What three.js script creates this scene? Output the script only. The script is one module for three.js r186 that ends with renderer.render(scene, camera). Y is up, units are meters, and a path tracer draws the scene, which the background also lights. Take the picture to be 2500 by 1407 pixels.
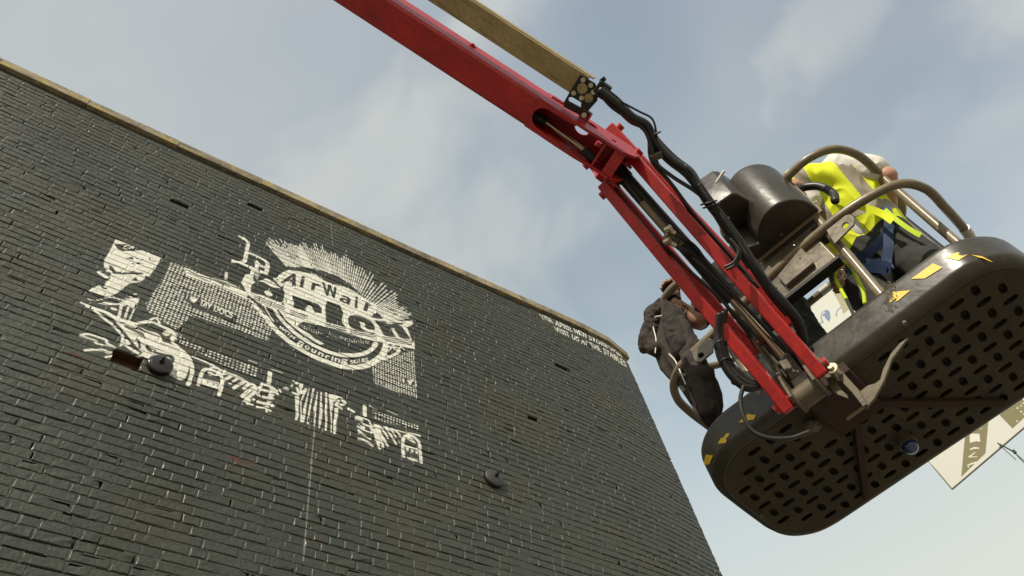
import * as THREE from 'three';
import { mergeGeometries, mergeVertices, toCreasedNormals } from 'three/addons/utils/BufferGeometryUtils.js';
import { RoundedBoxGeometry } from 'three/addons/geometries/RoundedBoxGeometry.js';
import { ConvexGeometry } from 'three/addons/geometries/ConvexGeometry.js';
import { MarchingCubes } from 'three/addons/objects/MarchingCubes.js';

// ---------------------------------------------------------------- camera
const V = (x, y, z) => new THREE.Vector3(x, y, z);
const EYE = 1.6, FOC = 1885, CX = 1250, CY = 703.5;           // metres; pixels of the 2500 x 1407 photograph
const camUp = V(-336, 1211, -1885).normalize();               // where the plumb line runs in the camera's frame
const camX = V(3900, -1853, -1885).addScaledVector(camUp, -V(3900, -1853, -1885).dot(camUp)).normalize();   // the brick courses
const camZ = V(0, 0, 0).crossVectors(camX, camUp);
const scene = new THREE.Scene();
const camera = new THREE.PerspectiveCamera(2 * Math.atan(CY / FOC) * 180 / Math.PI, 2500 / 1407, 0.05, 400);
camera.position.set(0, EYE, 0);
camera.quaternion.setFromRotationMatrix(new THREE.Matrix4().makeBasis(
  V(camX.x, camUp.x, camZ.x), V(camX.y, camUp.y, camZ.y), V(camX.z, camUp.z, camZ.z)));
camera.updateMatrixWorld(true);
const renderer = new THREE.WebGLRenderer({ antialias: true });
renderer.setSize(1024, 576);
renderer.toneMapping = THREE.LinearToneMapping;
renderer.toneMappingExposure = 1.0;
renderer.shadowMap.enabled = true;

// ---------------------------------------------------------------- noise
function rng(seed) { let s = seed >>> 0; return () => { s = (s + 0x6D2B79F5) >>> 0; let t = s; t = Math.imul(t ^ (t >>> 15), t | 1); t ^= t + Math.imul(t ^ (t >>> 7), t | 61); return ((t ^ (t >>> 14)) >>> 0) / 4294967296; }; }
const hash = (x, y, z) => { let h = Math.imul(x, 374761393) ^ Math.imul(y, 668265263) ^ Math.imul(z, 2147483647 - 61); h = Math.imul(h ^ (h >>> 13), 1274126177); return ((h ^ (h >>> 16)) >>> 0) / 4294967296; };
const sm = (t) => t * t * (3 - 2 * t), mix = (a, b, t) => a + (b - a) * t, clamp = (x, a = 0, b = 1) => Math.min(b, Math.max(a, x));
const smooth = (a, b, x) => sm(clamp((x - a) / (b - a)));
function noise(x, y, z = 0) {
  const X = Math.floor(x), Y = Math.floor(y), Z = Math.floor(z), u = sm(x - X), v = sm(y - Y), w = sm(z - Z);
  const l = (k) => mix(mix(hash(X, Y, Z + k), hash(X + 1, Y, Z + k), u), mix(hash(X, Y + 1, Z + k), hash(X + 1, Y + 1, Z + k), u), v);
  return mix(l(0), l(1), w);
}
function fbm(x, y, z, n = 5) { let s = 0, a = 0.5, t = 0; for (let i = 0; i < n; i++) { s += a * noise(x, y, z); t += a; a *= 0.5; x = x * 2.03 + 17.1; y = y * 2.03 - 9.7; z = z * 2.03 + 3.3; } return s / t; }

// ---------------------------------------------------------------- sky and sun
const SUN = V(-0.64, 0.625, 0.455).normalize();
{
  const W = 1024, Hh = 512, d = new Float32Array(W * Hh * 4);
  const lin = (r, g, b) => [r, g, b].map((c) => Math.pow(c / 255, 2.2));
  const stops = [[-90, lin(120, 116, 108)], [-2, lin(196, 198, 190)], [8, lin(229, 230, 220)], [24, lin(223, 226, 215)], [35, lin(203, 214, 215)], [44, lin(174, 192, 203)], [55, lin(150, 168, 181)], [75, lin(147, 162, 178)], [90, lin(146, 160, 177)]];
  const cloudC = lin(201, 205, 203);
  for (let j = 0; j < Hh; j++) for (let i = 0; i < W; i++) {
    const el = ((j + 0.5) / Hh - 0.5) * Math.PI, ph = ((i + 0.5) / W - 0.5) * 2 * Math.PI;      // three.js: u = atan2(z, x) / 2pi + 0.5
    const x = Math.cos(el) * Math.cos(ph), y = Math.sin(el), z = Math.cos(el) * Math.sin(ph);
    const e = el * 180 / Math.PI;
    let k = 0; while (k < stops.length - 2 && e > stops[k + 1][0]) k++;
    const t = clamp((e - stops[k][0]) / (stops[k + 1][0] - stops[k][0]));
    const c = [0, 1, 2].map((m) => mix(stops[k][1][m], stops[k + 1][1][m], t));
    if (y > 0.02) {
      const s = 1 / (y + 0.12), u = x * s, v = z * s;                                          // a flat layer of thin cloud far up
      const w1 = fbm(u * 1.3 + 4, v * 1.3 + 1, 2.2, 4), w2 = fbm(u * 1.3 - 7, v * 1.3 + 3, 8.1, 4);
      let n = fbm(u * 2.3 + w1 * 1.9 + 3.4, v * 3.6 + w2 * 1.9 - 1.6, 5.5, 6);
      let a = smooth(0.43, 0.63, n) * 0.95;
      a = Math.max(a, smooth(0.42, -0.12, x + 0.25 * (w1 - 0.5)) * smooth(0.2, 0.55, y) * (0.42 + 0.45 * w2));
      const w3 = fbm(u * 2.1 + 11 + w2, v * 2.1 - 4 + w1, 3.7, 3), puff = smooth(0.5, 0.66, fbm(u * 5.2 + w1 * 2.4 + 1.7, v * 5.2 + w2 * 2.4 + 6.2, 9.3, 6)) * smooth(0.46, 0.62, w3); a = Math.max(a, puff * 0.7, 0.32 * smooth(0.42, 0.6, w3));
      const fine = fbm(u * 7 + w2 * 2, v * 7 + w1 * 2, 1.5, 4);
      a = clamp(a * (0.7 + 0.6 * fine) + 0.1 * smooth(0.45, 0.8, w1));
      const az = Math.atan2(x, -z) * 180 / Math.PI, veil = smooth(70, 112, az) * (1 - smooth(135, 190, az)) * smooth(30, 44, e);
      for (let m = 0; m < 3; m++) { c[m] = mix(c[m], Math.max(c[m], cloudC[m]), a); c[m] = mix(c[m], [0.285, 0.31, 0.40][m], veil * 0.55 * (1 - a)); }
    }
    const o = (j * W + i) * 4; d[o] = c[0]; d[o + 1] = c[1]; d[o + 2] = c[2]; d[o + 3] = 1;
  }
  const t = new THREE.DataTexture(d, W, Hh, THREE.RGBAFormat, THREE.FloatType);
  t.mapping = THREE.EquirectangularReflectionMapping; t.magFilter = t.minFilter = THREE.LinearFilter; t.wrapS = THREE.RepeatWrapping; t.needsUpdate = true;
  scene.background = t; scene.environment = t;
}
const sun = new THREE.DirectionalLight(new THREE.Color(1.0, 0.92, 0.78), 4.2);
sun.position.copy(SUN).multiplyScalar(25).add(V(2, 4, -2)); sun.target.position.set(2, 4, -2);
sun.castShadow = true; sun.shadow.radius = 1; sun.shadow.mapSize.set(4096, 4096);
Object.assign(sun.shadow.camera, { left: -9, right: 9, top: 9, bottom: -9, near: 1, far: 60 });
scene.add(sun, sun.target);

// ---------------------------------------------------------------- from pixels to places
function ray(u, v) { const d = V(u - CX, CY - v, -FOC).normalize(); return V(d.dot(camX), d.dot(camUp), d.dot(camZ)); }
const eye = V(0, EYE, 0);
function onPlane(u, v, P, n) { const r = ray(u, v); return eye.clone().addScaledVector(r, P.clone().sub(eye).dot(n) / r.dot(n)); }
const at = (u, v, dist) => eye.clone().addScaledVector(ray(u, v), dist);

// the basket's own frame: p along it, q across it (away from the camera), y above its floor
const AX = V(0.22, 0, 0.975).normalize(), AQ = V(AX.z, 0, -AX.x), FLOOR = EYE + 2.15;
const B = (p, q, y) => V(0, FLOOR + y, 0).addScaledVector(AX, p).addScaledVector(AQ, q);
const onQ = (u, v, q) => onPlane(u, v, V(0, 0, 0).addScaledVector(AQ, q), AQ);
const onY = (u, v, y) => onPlane(u, v, V(0, FLOOR + y, 0), V(0, 1, 0));
const toB = (P) => [P.dot(AX), P.dot(AQ), P.y - FLOOR];

// ---------------------------------------------------------------- materials
const lin3 = (r, g, b) => new THREE.Color().setRGB(r, g, b);
function std(name, color, roughness, metalness = 0, extra = {}) { const m = new THREE.MeshStandardMaterial({ color, roughness, metalness, ...extra }); m.name = name; return m; }
function phys(name, color, roughness, extra = {}) { const m = new THREE.MeshPhysicalMaterial({ color, roughness, ...extra }); m.name = name; return m; }
function tex(w, h, fn, srgb = false, repeat = true) {                 // fn(x, y) -> [r, g, b] in 0..1
  const d = new Uint8Array(w * h * 4);
  for (let y = 0; y < h; y++) for (let x = 0; x < w; x++) { const c = fn(x, y), o = (y * w + x) * 4; d[o] = clamp(c[0]) * 255; d[o + 1] = clamp(c[1]) * 255; d[o + 2] = clamp(c[2]) * 255; d[o + 3] = 255; }
  const t = new THREE.DataTexture(d, w, h); t.magFilter = THREE.LinearFilter; t.minFilter = THREE.LinearMipmapLinearFilter; t.generateMipmaps = true;
  if (repeat) t.wrapS = t.wrapT = THREE.RepeatWrapping; if (srgb) t.colorSpace = THREE.SRGBColorSpace; t.needsUpdate = true; return t;
}
const tileNoise = (x, y, n, f, z) => { const a = x / n * Math.PI * 2, b = y / n * Math.PI * 2, k = f / (2 * Math.PI); return fbm(Math.cos(a) * k + 9 + Math.cos(b) * k * 0.7, Math.sin(a) * k + 5 + z, Math.sin(b) * k + 2 + z * 3, 4); };
const gripTex = tex(256, 256, (x, y) => { const n = tileNoise(x, y, 256, 60, 1), m = tileNoise(x, y, 256, 9, 4); const v = 0.55 + 0.5 * (n - 0.5) + 0.3 * (m - 0.5); return [v, v, v]; });
const scuffTex = tex(512, 512, (x, y) => { const m = tileNoise(x, y, 512, 10, 2), n = tileNoise(x, y, 512, 90, 7), st = noise(x * 0.02, y * 0.5, 3); const v = 0.80 + 0.26 * (m - 0.5) + 0.2 * (n - 0.5) - (st > 0.86 ? 0.12 : 0); return [v, v, v]; }, true);
const roughTex = tex(512, 512, (x, y) => { const m = tileNoise(x, y, 512, 14, 3), n = tileNoise(x, y, 512, 70, 5); const v = 0.62 + 0.6 * (m - 0.5) + 0.35 * (n - 0.5); return [v, v, v]; });
const M = {
  red: phys('red_paint', lin3(0.70, 0.025, 0.023), 0.42, { map: scuffTex, clearcoat: 0.15, clearcoatRoughness: 0.3 }),
  tan: std('tan_painted_steel', lin3(0.34, 0.27, 0.165), 0.5, 0, { map: scuffTex, roughnessMap: roughTex }),
  bracket: std('dusty_steel', lin3(0.20, 0.165, 0.105), 0.6, 0.3, { map: scuffTex }),
  rust: std('rusty_steel', lin3(0.065, 0.032, 0.018), 0.85, 0.1, { map: scuffTex }),
  tray: std('beige_cable_tray', lin3(0.58, 0.44, 0.20), 0.55, 0, { map: scuffTex }),
  plastic: std('black_moulded_plastic', lin3(0.066, 0.056, 0.040), 0.66, 0, { map: scuffTex, roughnessMap: roughTex, bumpMap: gripTex, bumpScale: 0.0012 }),
  bumper: std('grey_moulded_bumper', lin3(0.070, 0.060, 0.041), 0.52, 0, { map: scuffTex, roughnessMap: roughTex, bumpMap: gripTex, bumpScale: 0.0008 }),
  floor: std('dirty_floor_plate', lin3(0.085, 0.065, 0.034), 0.8, 0.1, { map: scuffTex }),
  rubber: std('black_rubber', lin3(0.022, 0.020, 0.018), 0.42),
  steelBlack: std('black_steel', lin3(0.022, 0.021, 0.02), 0.5, 0.3),
  chrome: std('worn_chrome', lin3(0.55, 0.47, 0.34), 0.3, 1),
  zinc: std('plated_bolt', lin3(0.62, 0.55, 0.40), 0.35, 0.9),
  yellow: std('yellow_sticker', lin3(0.80, 0.52, 0.02), 0.45),
  grey: std('grey_metal_box', lin3(0.30, 0.255, 0.19), 0.5, 0.4, { map: scuffTex, roughnessMap: roughTex }),
  white: std('white_plastic', lin3(0.75, 0.74, 0.68), 0.5),
  lens: phys('blue_lens', lin3(0.01, 0.035, 0.12), 0.15, { clearcoat: 1 }),
  tape: std('silver_tape', lin3(0.55, 0.53, 0.46), 0.45, 0.3),
  stone: std('weathered_coping_stone', lin3(0.46, 0.385, 0.25), 0.9),
  skin: std('skin', lin3(0.50, 0.27, 0.17), 0.55),
  tattoo: std('tattoo_ink', lin3(0.14, 0.085, 0.06), 0.6),
  vest: std('fluorescent_yellow_cloth', lin3(0.78, 0.86, 0.012), 0.75),
  band: std('grey_reflective_tape', lin3(0.34, 0.30, 0.22), 0.5),
  cotton: std('white_cotton', lin3(0.72, 0.69, 0.62), 0.9),
  trousers: std('black_trousers', lin3(0.030, 0.031, 0.026), 0.9),
  black: std('black_cloth', lin3(0.028, 0.023, 0.020), 0.92),
  brownCloth: std('faded_black_fleece', lin3(0.044, 0.034, 0.028), 0.95, 0, { bumpMap: gripTex, bumpScale: 0.004 }),
  blue: std('dark_blue_webbing', lin3(0.008, 0.026, 0.085), 0.7),
  hair: std('dark_hair', lin3(0.03, 0.02, 0.014), 0.8),
  lime: std('lime_webbing', lin3(0.55, 0.72, 0.03), 0.75),
  darkRope: std('dark_cord', lin3(0.05, 0.055, 0.03), 0.85),
  ground: std('concrete_paving', lin3(0.21, 0.19, 0.155), 0.95),
};

// ---------------------------------------------------------------- helpers: things, parts, shapes
const names = new Map();
function numbered(n) { const k = names.get(n) || 0; names.set(n, k + 1); return k ? `${n}_${String(k).padStart(3, '0')}` : n; }
function thing(name, label, category, base, group) { const o = new THREE.Group(); o.name = numbered(name); o.position.copy(base); o.userData = { label, category }; if (group) o.userData.group = group; scene.add(o); return o; }
function rootOf(o) { while (o.parent && o.parent !== scene) o = o.parent; return o; }
function boxUV(g) {                                                   // uv in metres from the two axes a face lies along
  if (g.index) g = g.toNonIndexed();
  const p = g.attributes.position, uv = new Float32Array(p.count * 2), a = V(), b = V(), c = V(), n = V();
  for (let i = 0; i < p.count; i += 3) {
    a.fromBufferAttribute(p, i); b.fromBufferAttribute(p, i + 1); c.fromBufferAttribute(p, i + 2);
    n.crossVectors(b.clone().sub(a), c.clone().sub(a)); const x = Math.abs(n.x), y = Math.abs(n.y), z = Math.abs(n.z);
    [a, b, c].forEach((q, k) => { const o = (i + k) * 2; if (x >= y && x >= z) { uv[o] = q.z; uv[o + 1] = q.y; } else if (y >= z) { uv[o] = q.x; uv[o + 1] = q.z; } else { uv[o] = q.x; uv[o + 1] = q.y; } });
  }
  g.setAttribute('uv', new THREE.BufferAttribute(uv, 2)); return g;
}
function clean(g) { const o = new THREE.BufferGeometry(), s = g.index ? g.toNonIndexed() : g; o.setAttribute('position', s.attributes.position); if (s.attributes.normal) o.setAttribute('normal', s.attributes.normal); return o; }
const merge = (list) => mergeGeometries(list.map((g) => { g = clean(g); if (!g.attributes.normal) g.computeVertexNormals(); return g; }));
// geometry is given in world coordinates; the part's own frame is that of its thing
function part(name, geo, mat, parent, kind) {
  if (Array.isArray(geo)) geo = merge(geo);
  if (!geo.attributes.normal) geo.computeVertexNormals();
  if (!geo.userData.keepUV) geo = boxUV(geo);
  const r = rootOf(parent); if (r && r !== scene) geo.translate(-r.position.x, -r.position.y, -r.position.z);
  const m = new THREE.Mesh(geo, mat); m.name = name; m.castShadow = m.receiveShadow = true; if (kind) m.userData.kind = kind; parent.add(m); return m;
}
function place(g, o, x, y, z) { g.applyMatrix4(new THREE.Matrix4().makeBasis(x, y, z).setPosition(o)); return g; }
function beam(a, b, w, h, up, r = 0.006) {                            // rounded bar from a to b; w across, h along up
  const d = b.clone().sub(a), L = d.length(); d.normalize(); const s = V().crossVectors(d, up).normalize(), t = V().crossVectors(s, d);
  return place(new RoundedBoxGeometry(L, h, w, 2, r), a.clone().add(b).multiplyScalar(0.5), d, t, s);
}
function cyl(a, b, r, r2 = r, n = 18) {
  const d = b.clone().sub(a), L = d.length(); d.normalize(); const s = V().crossVectors(d, Math.abs(d.y) < 0.9 ? V(0, 1, 0) : V(1, 0, 0)).normalize();
  return place(new THREE.CylinderGeometry(r2, r, L, n), a.clone().add(b).multiplyScalar(0.5), s, d, V().crossVectors(s, d));
}
function tube(pts, r, n = 10, seg, tension) { const c = new THREE.CatmullRomCurve3(pts, false, 'centripetal'); const g = new THREE.TubeGeometry(c, seg || Math.max(8, pts.length * 8), r, n, false);
  const caps = [[0, -1], [1, 1]].map(([t]) => { const s = new THREE.SphereGeometry(r, n, 6); s.translate(...c.getPoint(t).toArray()); return s; }); return merge([g, ...caps]); }
function box(p0, p1, q0, q1, y0, y1, r = 0.008) { return place(new RoundedBoxGeometry(p1 - p0, y1 - y0, q1 - q0, 2, Math.min(r, (p1 - p0) / 2.2, (y1 - y0) / 2.2, (q1 - q0) / 2.2)), B((p0 + p1) / 2, (q0 + q1) / 2, (y0 + y1) / 2), AX, V(0, 1, 0), AQ.clone().negate()); }
function plate(pts, O, ux, uy, t, holes = [], bevel = 0.002) {        // polygon of world points, extruded by t along ux x uy
  const to = (P) => { const d = P.clone().sub(O); return new THREE.Vector2(d.dot(ux), d.dot(uy)); };
  const s = new THREE.Shape(pts.map(to));
  for (const h of holes) s.holes.push(new THREE.Path(h.map(to)));
  const g = new THREE.ExtrudeGeometry(s, { depth: t, bevelEnabled: bevel > 0, bevelThickness: bevel, bevelSize: bevel, bevelSegments: 1, curveSegments: 8 });
  return place(g, O, ux, uy, V().crossVectors(ux, uy));
}
const plateQ = (px, q, t, holes = []) => plate(px.map(([u, v]) => onQ(u, v, q)), B(0, q, 0), AX, V(0, 1, 0), t, holes.map((h) => h.map(([u, v]) => onQ(u, v, q))));
const ring2 = (u, v, a, b, rot = 0, n = 18) => Array.from({ length: n }, (_, i) => { const t = -i / n * 2 * Math.PI, c = Math.cos(rot), s = Math.sin(rot), x = a * Math.cos(t), y = b * Math.sin(t); return [u + x * c - y * s, v + x * s + y * c]; });
// ---------------------------------------------------------------- ground
{
  const g = new THREE.PlaneGeometry(400, 400, 1, 1); g.rotateX(-Math.PI / 2);
  const m = new THREE.Mesh(g, M.ground); m.name = 'ground'; m.receiveShadow = true; m.userData = { kind: 'structure', label: 'pale concrete yard below the painted wall', category: 'ground' }; scene.add(m);
}

// ---------------------------------------------------------------- the painted brick building
const D = 4.1, S0 = -3.4, S1 = 6.36, Y0 = 3.05;                       // distance of the wall, its ends, where single bricks begin
const bend = (s) => 0.14 * Math.pow(Math.max(0, s - 4.7) / 1.66, 2);   // the wall rounds away towards its right corner
const copingY = (s) => EYE + 8.375 + 0.012 * (s + 2) + 0.0026 * Math.pow(Math.max(0, s + 2), 2) + 0.048 * Math.pow(Math.max(0, s - 4.4), 2) - 0.5 * Math.max(0, s - 6.02);   // underside of the coping
const WP = (s, y, n) => V(s, y, -D - bend(s) + n);
function wallXY(u, v) { const r = ray(u, v); let t = D / -r.z; for (let i = 0; i < 6; i++) t = (D + bend(r.x * t)) / -r.z; return [r.x * t, EYE + r.y * t]; }

// paint: one map over the whole wall, in wall metres
const TS0 = -3.4, TS1 = 6.5, TY0 = 2.9, TY1 = 10.5, TW = 2048, TH = Math.round(TW * (TY1 - TY0) / (TS1 - TS0)), KX = TW / (TS1 - TS0);
const mural = document.createElement('canvas'); mural.width = TW; mural.height = TH;
{
  const c = mural.getContext('2d'); c.clearRect(0, 0, TW, TH); c.lineCap = c.lineJoin = 'round';
  const W = (u, v) => { const [s, y] = wallXY(u, v); return [(s - TS0) * KX, (TY1 - y) * KX]; };
  const Z = (x0, y0, k) => (x, y) => W(x0 + x / k, y0 + y / k);
  const WHITE = '#ffffff';
  const trace = (f, pts, close) => { c.beginPath(); pts.forEach(([x, y], i) => { const [a, b] = f(x, y); i ? c.lineTo(a, b) : c.moveTo(a, b); }); if (close) c.closePath(); };
  const soft = (f, pts, close) => { const q = pts.map(([x, y]) => f(x, y)); c.beginPath(); const n = q.length, m = (a, b) => [(a[0] + b[0]) / 2, (a[1] + b[1]) / 2];
    if (close) { const s = m(q[n - 1], q[0]); c.moveTo(...s); q.forEach((a, i) => c.quadraticCurveTo(...a, ...m(a, q[(i + 1) % n]))); c.closePath(); } else { c.moveTo(...q[0]); for (let i = 1; i < n - 1; i++) c.quadraticCurveTo(...q[i], ...(i === n - 2 ? q[n - 1] : m(q[i], q[i + 1]))); if (n === 2) c.lineTo(...q[1]); } };
  const op = (on) => { c.globalCompositeOperation = on ? 'source-over' : 'destination-out'; c.fillStyle = c.strokeStyle = WHITE; };
  const fill = (f, pts, on = true) => { op(on); trace(f, pts, true); c.fill(); };
  const blob = (f, pts, on = true) => { op(on); soft(f, pts, true); c.fill(); };
  const line = (f, pts, w, on = true) => { op(on); c.lineWidth = w; soft(f, pts, false); c.stroke(); };
  const word = (f, str, b0, b1, top, font, on = true, outline = 0) => {   // text on a sloping base line b0 -> b1, cap height at top
    const A = f(...b0), Bb = f(...b1), T = f(...top); c.save(); c.font = `100px ${font}`; const w = c.measureText(str).width;
    c.setTransform((Bb[0] - A[0]) / w, (Bb[1] - A[1]) / w, -(T[0] - A[0]) / 72, -(T[1] - A[1]) / 72, A[0], A[1]); op(on);
    if (outline > 0) { c.lineWidth = outline; c.strokeText(str, 0, 0); } else { c.fillText(str, 0, 0); c.lineWidth = outline ? -outline : 5; c.strokeText(str, 0, 0); } c.restore();
  };
  const R = rng(5);
  const dots = (f, poly, stepX, stepY, size, rnd = 0.1) => {             // halftone screen inside a polygon, squares in wall metres
    const q = poly.map(([x, y]) => f(x, y)); let x0 = 1e9, x1 = -1e9, y0 = 1e9, y1 = -1e9; for (const [a, b] of q) { x0 = Math.min(x0, a); x1 = Math.max(x1, a); y0 = Math.min(y0, b); y1 = Math.max(y1, b); }
    c.save(); c.beginPath(); q.forEach(([a, b], i) => i ? c.lineTo(a, b) : c.moveTo(a, b)); c.closePath(); c.clip(); op(true);
    let r = 0; for (let y = y0; y < y1; y += stepY, r++) for (let x = x0 + (r % 2) * 0; x < x1; x += stepX) { const k = size * (1 - rnd * R() * 2); c.beginPath(); c.ellipse(x + (R() - 0.5) * 1.2, y + (R() - 0.5) * 1.2, stepX * k, stepY * k, 0, 0, 7); c.fill(); }
    c.restore();
  };
  const px = (x, y) => W(x, y);
  // halftone cloths
  dots(px, [[415, 640], [455, 650], [620, 735], [668, 790], [655, 832], [560, 800], [470, 770], [430, 805], [420, 800], [360, 760], [355, 740], [385, 700]], 6.3, 6.3, 0.39);
  dots(px, [[425, 805], [470, 840], [630, 900], [628, 925], [560, 900], [425, 830]], 6.6, 7, 0.36, 0.25);
  dots(px, [[905, 885], [1010, 855], [1018, 972], [915, 935]], 5.6, 5.8, 0.38);
  dots(px, [[915, 1004], [1022, 1037], [1024, 1052], [910, 1024]], 6.2, 6.4, 0.37, 0.2);
  // slogan on the cloth
  fill(px, [[450, 712], [462, 722], [580, 772], [575, 790], [470, 750], [448, 730]], false);
  { const f = (x, y) => W(150 + x / 2.931, 540 + y / 2.931); word(f, 'I', [888, 555], [898, 558], [900, 520], 'sans-serif'); blob(f, [[912, 545], [935, 535], [955, 545], [978, 560], [945, 590], [925, 570]]); word(f, 'MY DOCS', [990, 600], [1222, 698], [1003, 560], 'bold sans-serif'); fill(f, [[880, 335], [905, 340], [960, 372], [1180, 430], [1340, 510], [1320, 560], [1150, 475], [1000, 425], [890, 390]]); line(f, [[900, 350], [960, 390], [1080, 415], [1320, 500]], 4, false); line(f, [[1060, 410], [1200, 470]], 3, false); line(f, [[1180, 372], [1175, 410]], 6); }
  // paper with a flag, held by a hand
  { const f = Z(190, 560, 6.396);
    fill(f, [[583, 160], [760, 225], [1040, 335], [1315, 445], [1110, 740], [860, 650], [740, 690], [520, 690], [405, 590], [410, 480], [500, 330]]);
    fill(f, [[565, 230], [760, 235], [1020, 330], [700, 345], [625, 310]], false); word(f, 'CA', [690, 300], [890, 310], [720, 250], 'bold sans-serif'); 
    fill(f, [[740, 450], [850, 430], [1040, 470], [960, 490], [1045, 530], [870, 548], [790, 530], [830, 495]], false); for (const l of [[[760, 470], [1030, 520]], [[800, 530], [1000, 450]], [[880, 430], [900, 545]]]) line(f, l, 5); line(f, [[1120, 440], [1110, 480], [1170, 505], [1215, 490]], 2, false);
    blob(f, [[580, 640], [700, 680], [860, 660], [1040, 700], [1060, 740], [1020, 800], [920, 840], [820, 830], [690, 930], [560, 1030], [420, 1055], [230, 980], [150, 960], [240, 910], [310, 870], [420, 900], [430, 810], [520, 770], [480, 730]]);
    fill(f, [[480, 560], [530, 570], [610, 700], [500, 650]], false); line(f, [[560, 680], [700, 690], [1000, 690]], 5, false); fill(f, [[830, 800], [905, 745], [945, 815]], false); line(f, [[370, 880], [390, 930], [440, 920]], 4, false);
    blob(f, [[300, 640], [350, 640], [470, 700], [520, 730], [450, 780], [370, 730], [290, 680]]); line(f, [[380, 670], [480, 730]], 4, false); blob(f, [[420, 640], [520, 640], [530, 670], [440, 670]]);
    for (let i = 0; i < 12; i++) line(f, [[160 + i * 65, 1080 + 25 * Math.sin(i * 0.9) - (i > 8 ? (i - 8) * 18 : 0)], [190 + i * 65, 1086 + 25 * Math.sin(i * 0.9 + 0.4) - (i > 8 ? (i - 8) * 18 : 0)]], 3); }
  // the shoe, its laces and straps
  { const f = Z(190, 720, 5.862);
    fill(f, [[285, 125], [380, 100], [560, 125], [760, 45], [885, 35], [860, 110], [740, 380], [710, 380], [800, 190], [740, 170], [690, 340], [650, 330], [720, 140], [640, 160], [610, 320], [560, 320], [600, 140], [430, 150]]);
    line(f, [[50, 110], [90, 130], [150, 150]], 5); line(f, [[140, 160], [250, 200], [420, 250], [540, 340], [800, 420]], 8); line(f, [[240, 230], [330, 290], [400, 370], [500, 430], [580, 530], [640, 590]], 5); line(f, [[540, 350], [640, 460], [780, 640], [880, 760], [920, 800]], 6);
    line(f, [[500, 200], [530, 205]], 7); line(f, [[420, 260], [580, 350], [840, 420], [1030, 370], [1180, 440], [1330, 510], [1390, 570], [1330, 650], [1400, 730], [1550, 840], [1620, 960], [1640, 1080], [1610, 1240], [1575, 1280]], 7);
    line(f, [[1020, 370], [1060, 340], [1120, 330], [1160, 380], [1170, 430]], 4);
    blob(f, [[560, 400], [700, 410], [880, 460], [1000, 520], [1120, 540], [1200, 600], [1240, 680], [1340, 710], [1480, 790], [1560, 900], [1600, 1000], [1570, 1130], [1510, 1240], [1380, 1190], [1250, 1100], [1100, 950], [960, 900], [880, 850], [980, 800], [880, 760], [820, 680], [740, 590], [640, 480]]);
    blob(f, [[1200, 540], [1270, 500], [1350, 540], [1310, 590], [1220, 580]]); line(f, [[700, 440], [780, 500], [860, 470]], 4, false); line(f, [[850, 640], [890, 700], [880, 760]], 4, false); blob(f, [[960, 700], [1040, 750], [1090, 840], [980, 800]], false); blob(f, [[1180, 620], [1320, 620], [1340, 690], [1220, 690]], false); line(f, [[880, 480], [1000, 560], [1150, 600]], 3, false); line(f, [[1100, 820], [1250, 870], [1370, 870], [1350, 950]], 6, false);
    for (let i = 0; i < 9; i++) line(f, [[660 + i * 32, 430 + i * 14], [690 + i * 34, 470 + i * 18]], 2.4, false);
    fill(f, [[630, 585], [665, 600], [640, 730], [590, 745]]); line(f, [[690, 660], [720, 700]], 6); line(f, [[660, 700], [720, 760], [850, 830]], 6); line(f, [[40, 580], [110, 545], [280, 600], [430, 650], [390, 690], [520, 745]], 4.5); line(f, [[40, 580], [160, 630], [280, 660], [230, 690], [400, 720], [520, 750]], 4.5); line(f, [[100, 790], [200, 780], [400, 790], [410, 830], [560, 830]], 4.5); line(f, [[400, 890], [480, 870], [540, 870]], 4); line(f, [[830, 890], [900, 870]], 4); fill(f, [[830, 1030], [850, 985], [905, 1040], [895, 1055], [860, 1020]]); }
  // sun rays and the letters of the emblem
  { const f3 = Z(550, 560, 6.117), f4 = Z(770, 620, 5.023);
    const arc = [[598, 620], [632, 640], [660, 655], [700, 652], [745, 655], [790, 663], [830, 680], [862, 702], [895, 735], [920, 765], [938, 785]];
    const out = [[605, 582], [640, 585], [668, 583], [700, 583], [730, 585], [775, 595], [815, 612], [858, 630], [905, 665], [965, 715], [1000, 748], [1003, 778]];
    const along = (a, t) => { const k = Math.min(a.length - 2, Math.floor(t * (a.length - 1))), s = t * (a.length - 1) - k; return [mix(a[k][0], a[k + 1][0], s), mix(a[k][1], a[k + 1][1], s)]; };
    const C0 = [837, 806], cross = (o) => { for (let m = 0; m < 200; m++) { const t = m / 200, x = mix(o[0], C0[0], t), y = mix(o[1], C0[1], t); for (let k = 0; k < arc.length - 1; k++) if (x >= arc[k][0] && x <= arc[k + 1][0]) { if (y > mix(arc[k][1], arc[k + 1][1], (x - arc[k][0]) / (arc[k + 1][0] - arc[k][0]))) return [x, y]; } } return null; };
    const NRAY = 78; for (let i = 0; i < NRAY; i++) { const t = (i + 0.5) / NRAY, b = along(out, 0.09 + t * 0.91), a = cross(b); if (!a) continue; const e = 0.74 + 0.3 * R(); let k = 0.03 + 0.04 * R(); while (k < e) { const k2 = Math.min(e, k + 0.2 + 0.6 * R()); line(px, [[mix(a[0], b[0], k), mix(a[1], b[1], k)], [mix(a[0], b[0], k2), mix(a[1], b[1], k2)]], 2.3 + 0.9 * R() - k * 0.5); k = k2 + 0.03 + 0.03 * R(); } }
    // first word
    fill(f3, [[190, 80], [290, 130], [350, 190], [370, 215], [345, 350], [330, 440], [280, 520], [255, 490], [275, 380], [310, 215], [300, 180], [195, 105]]);
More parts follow.
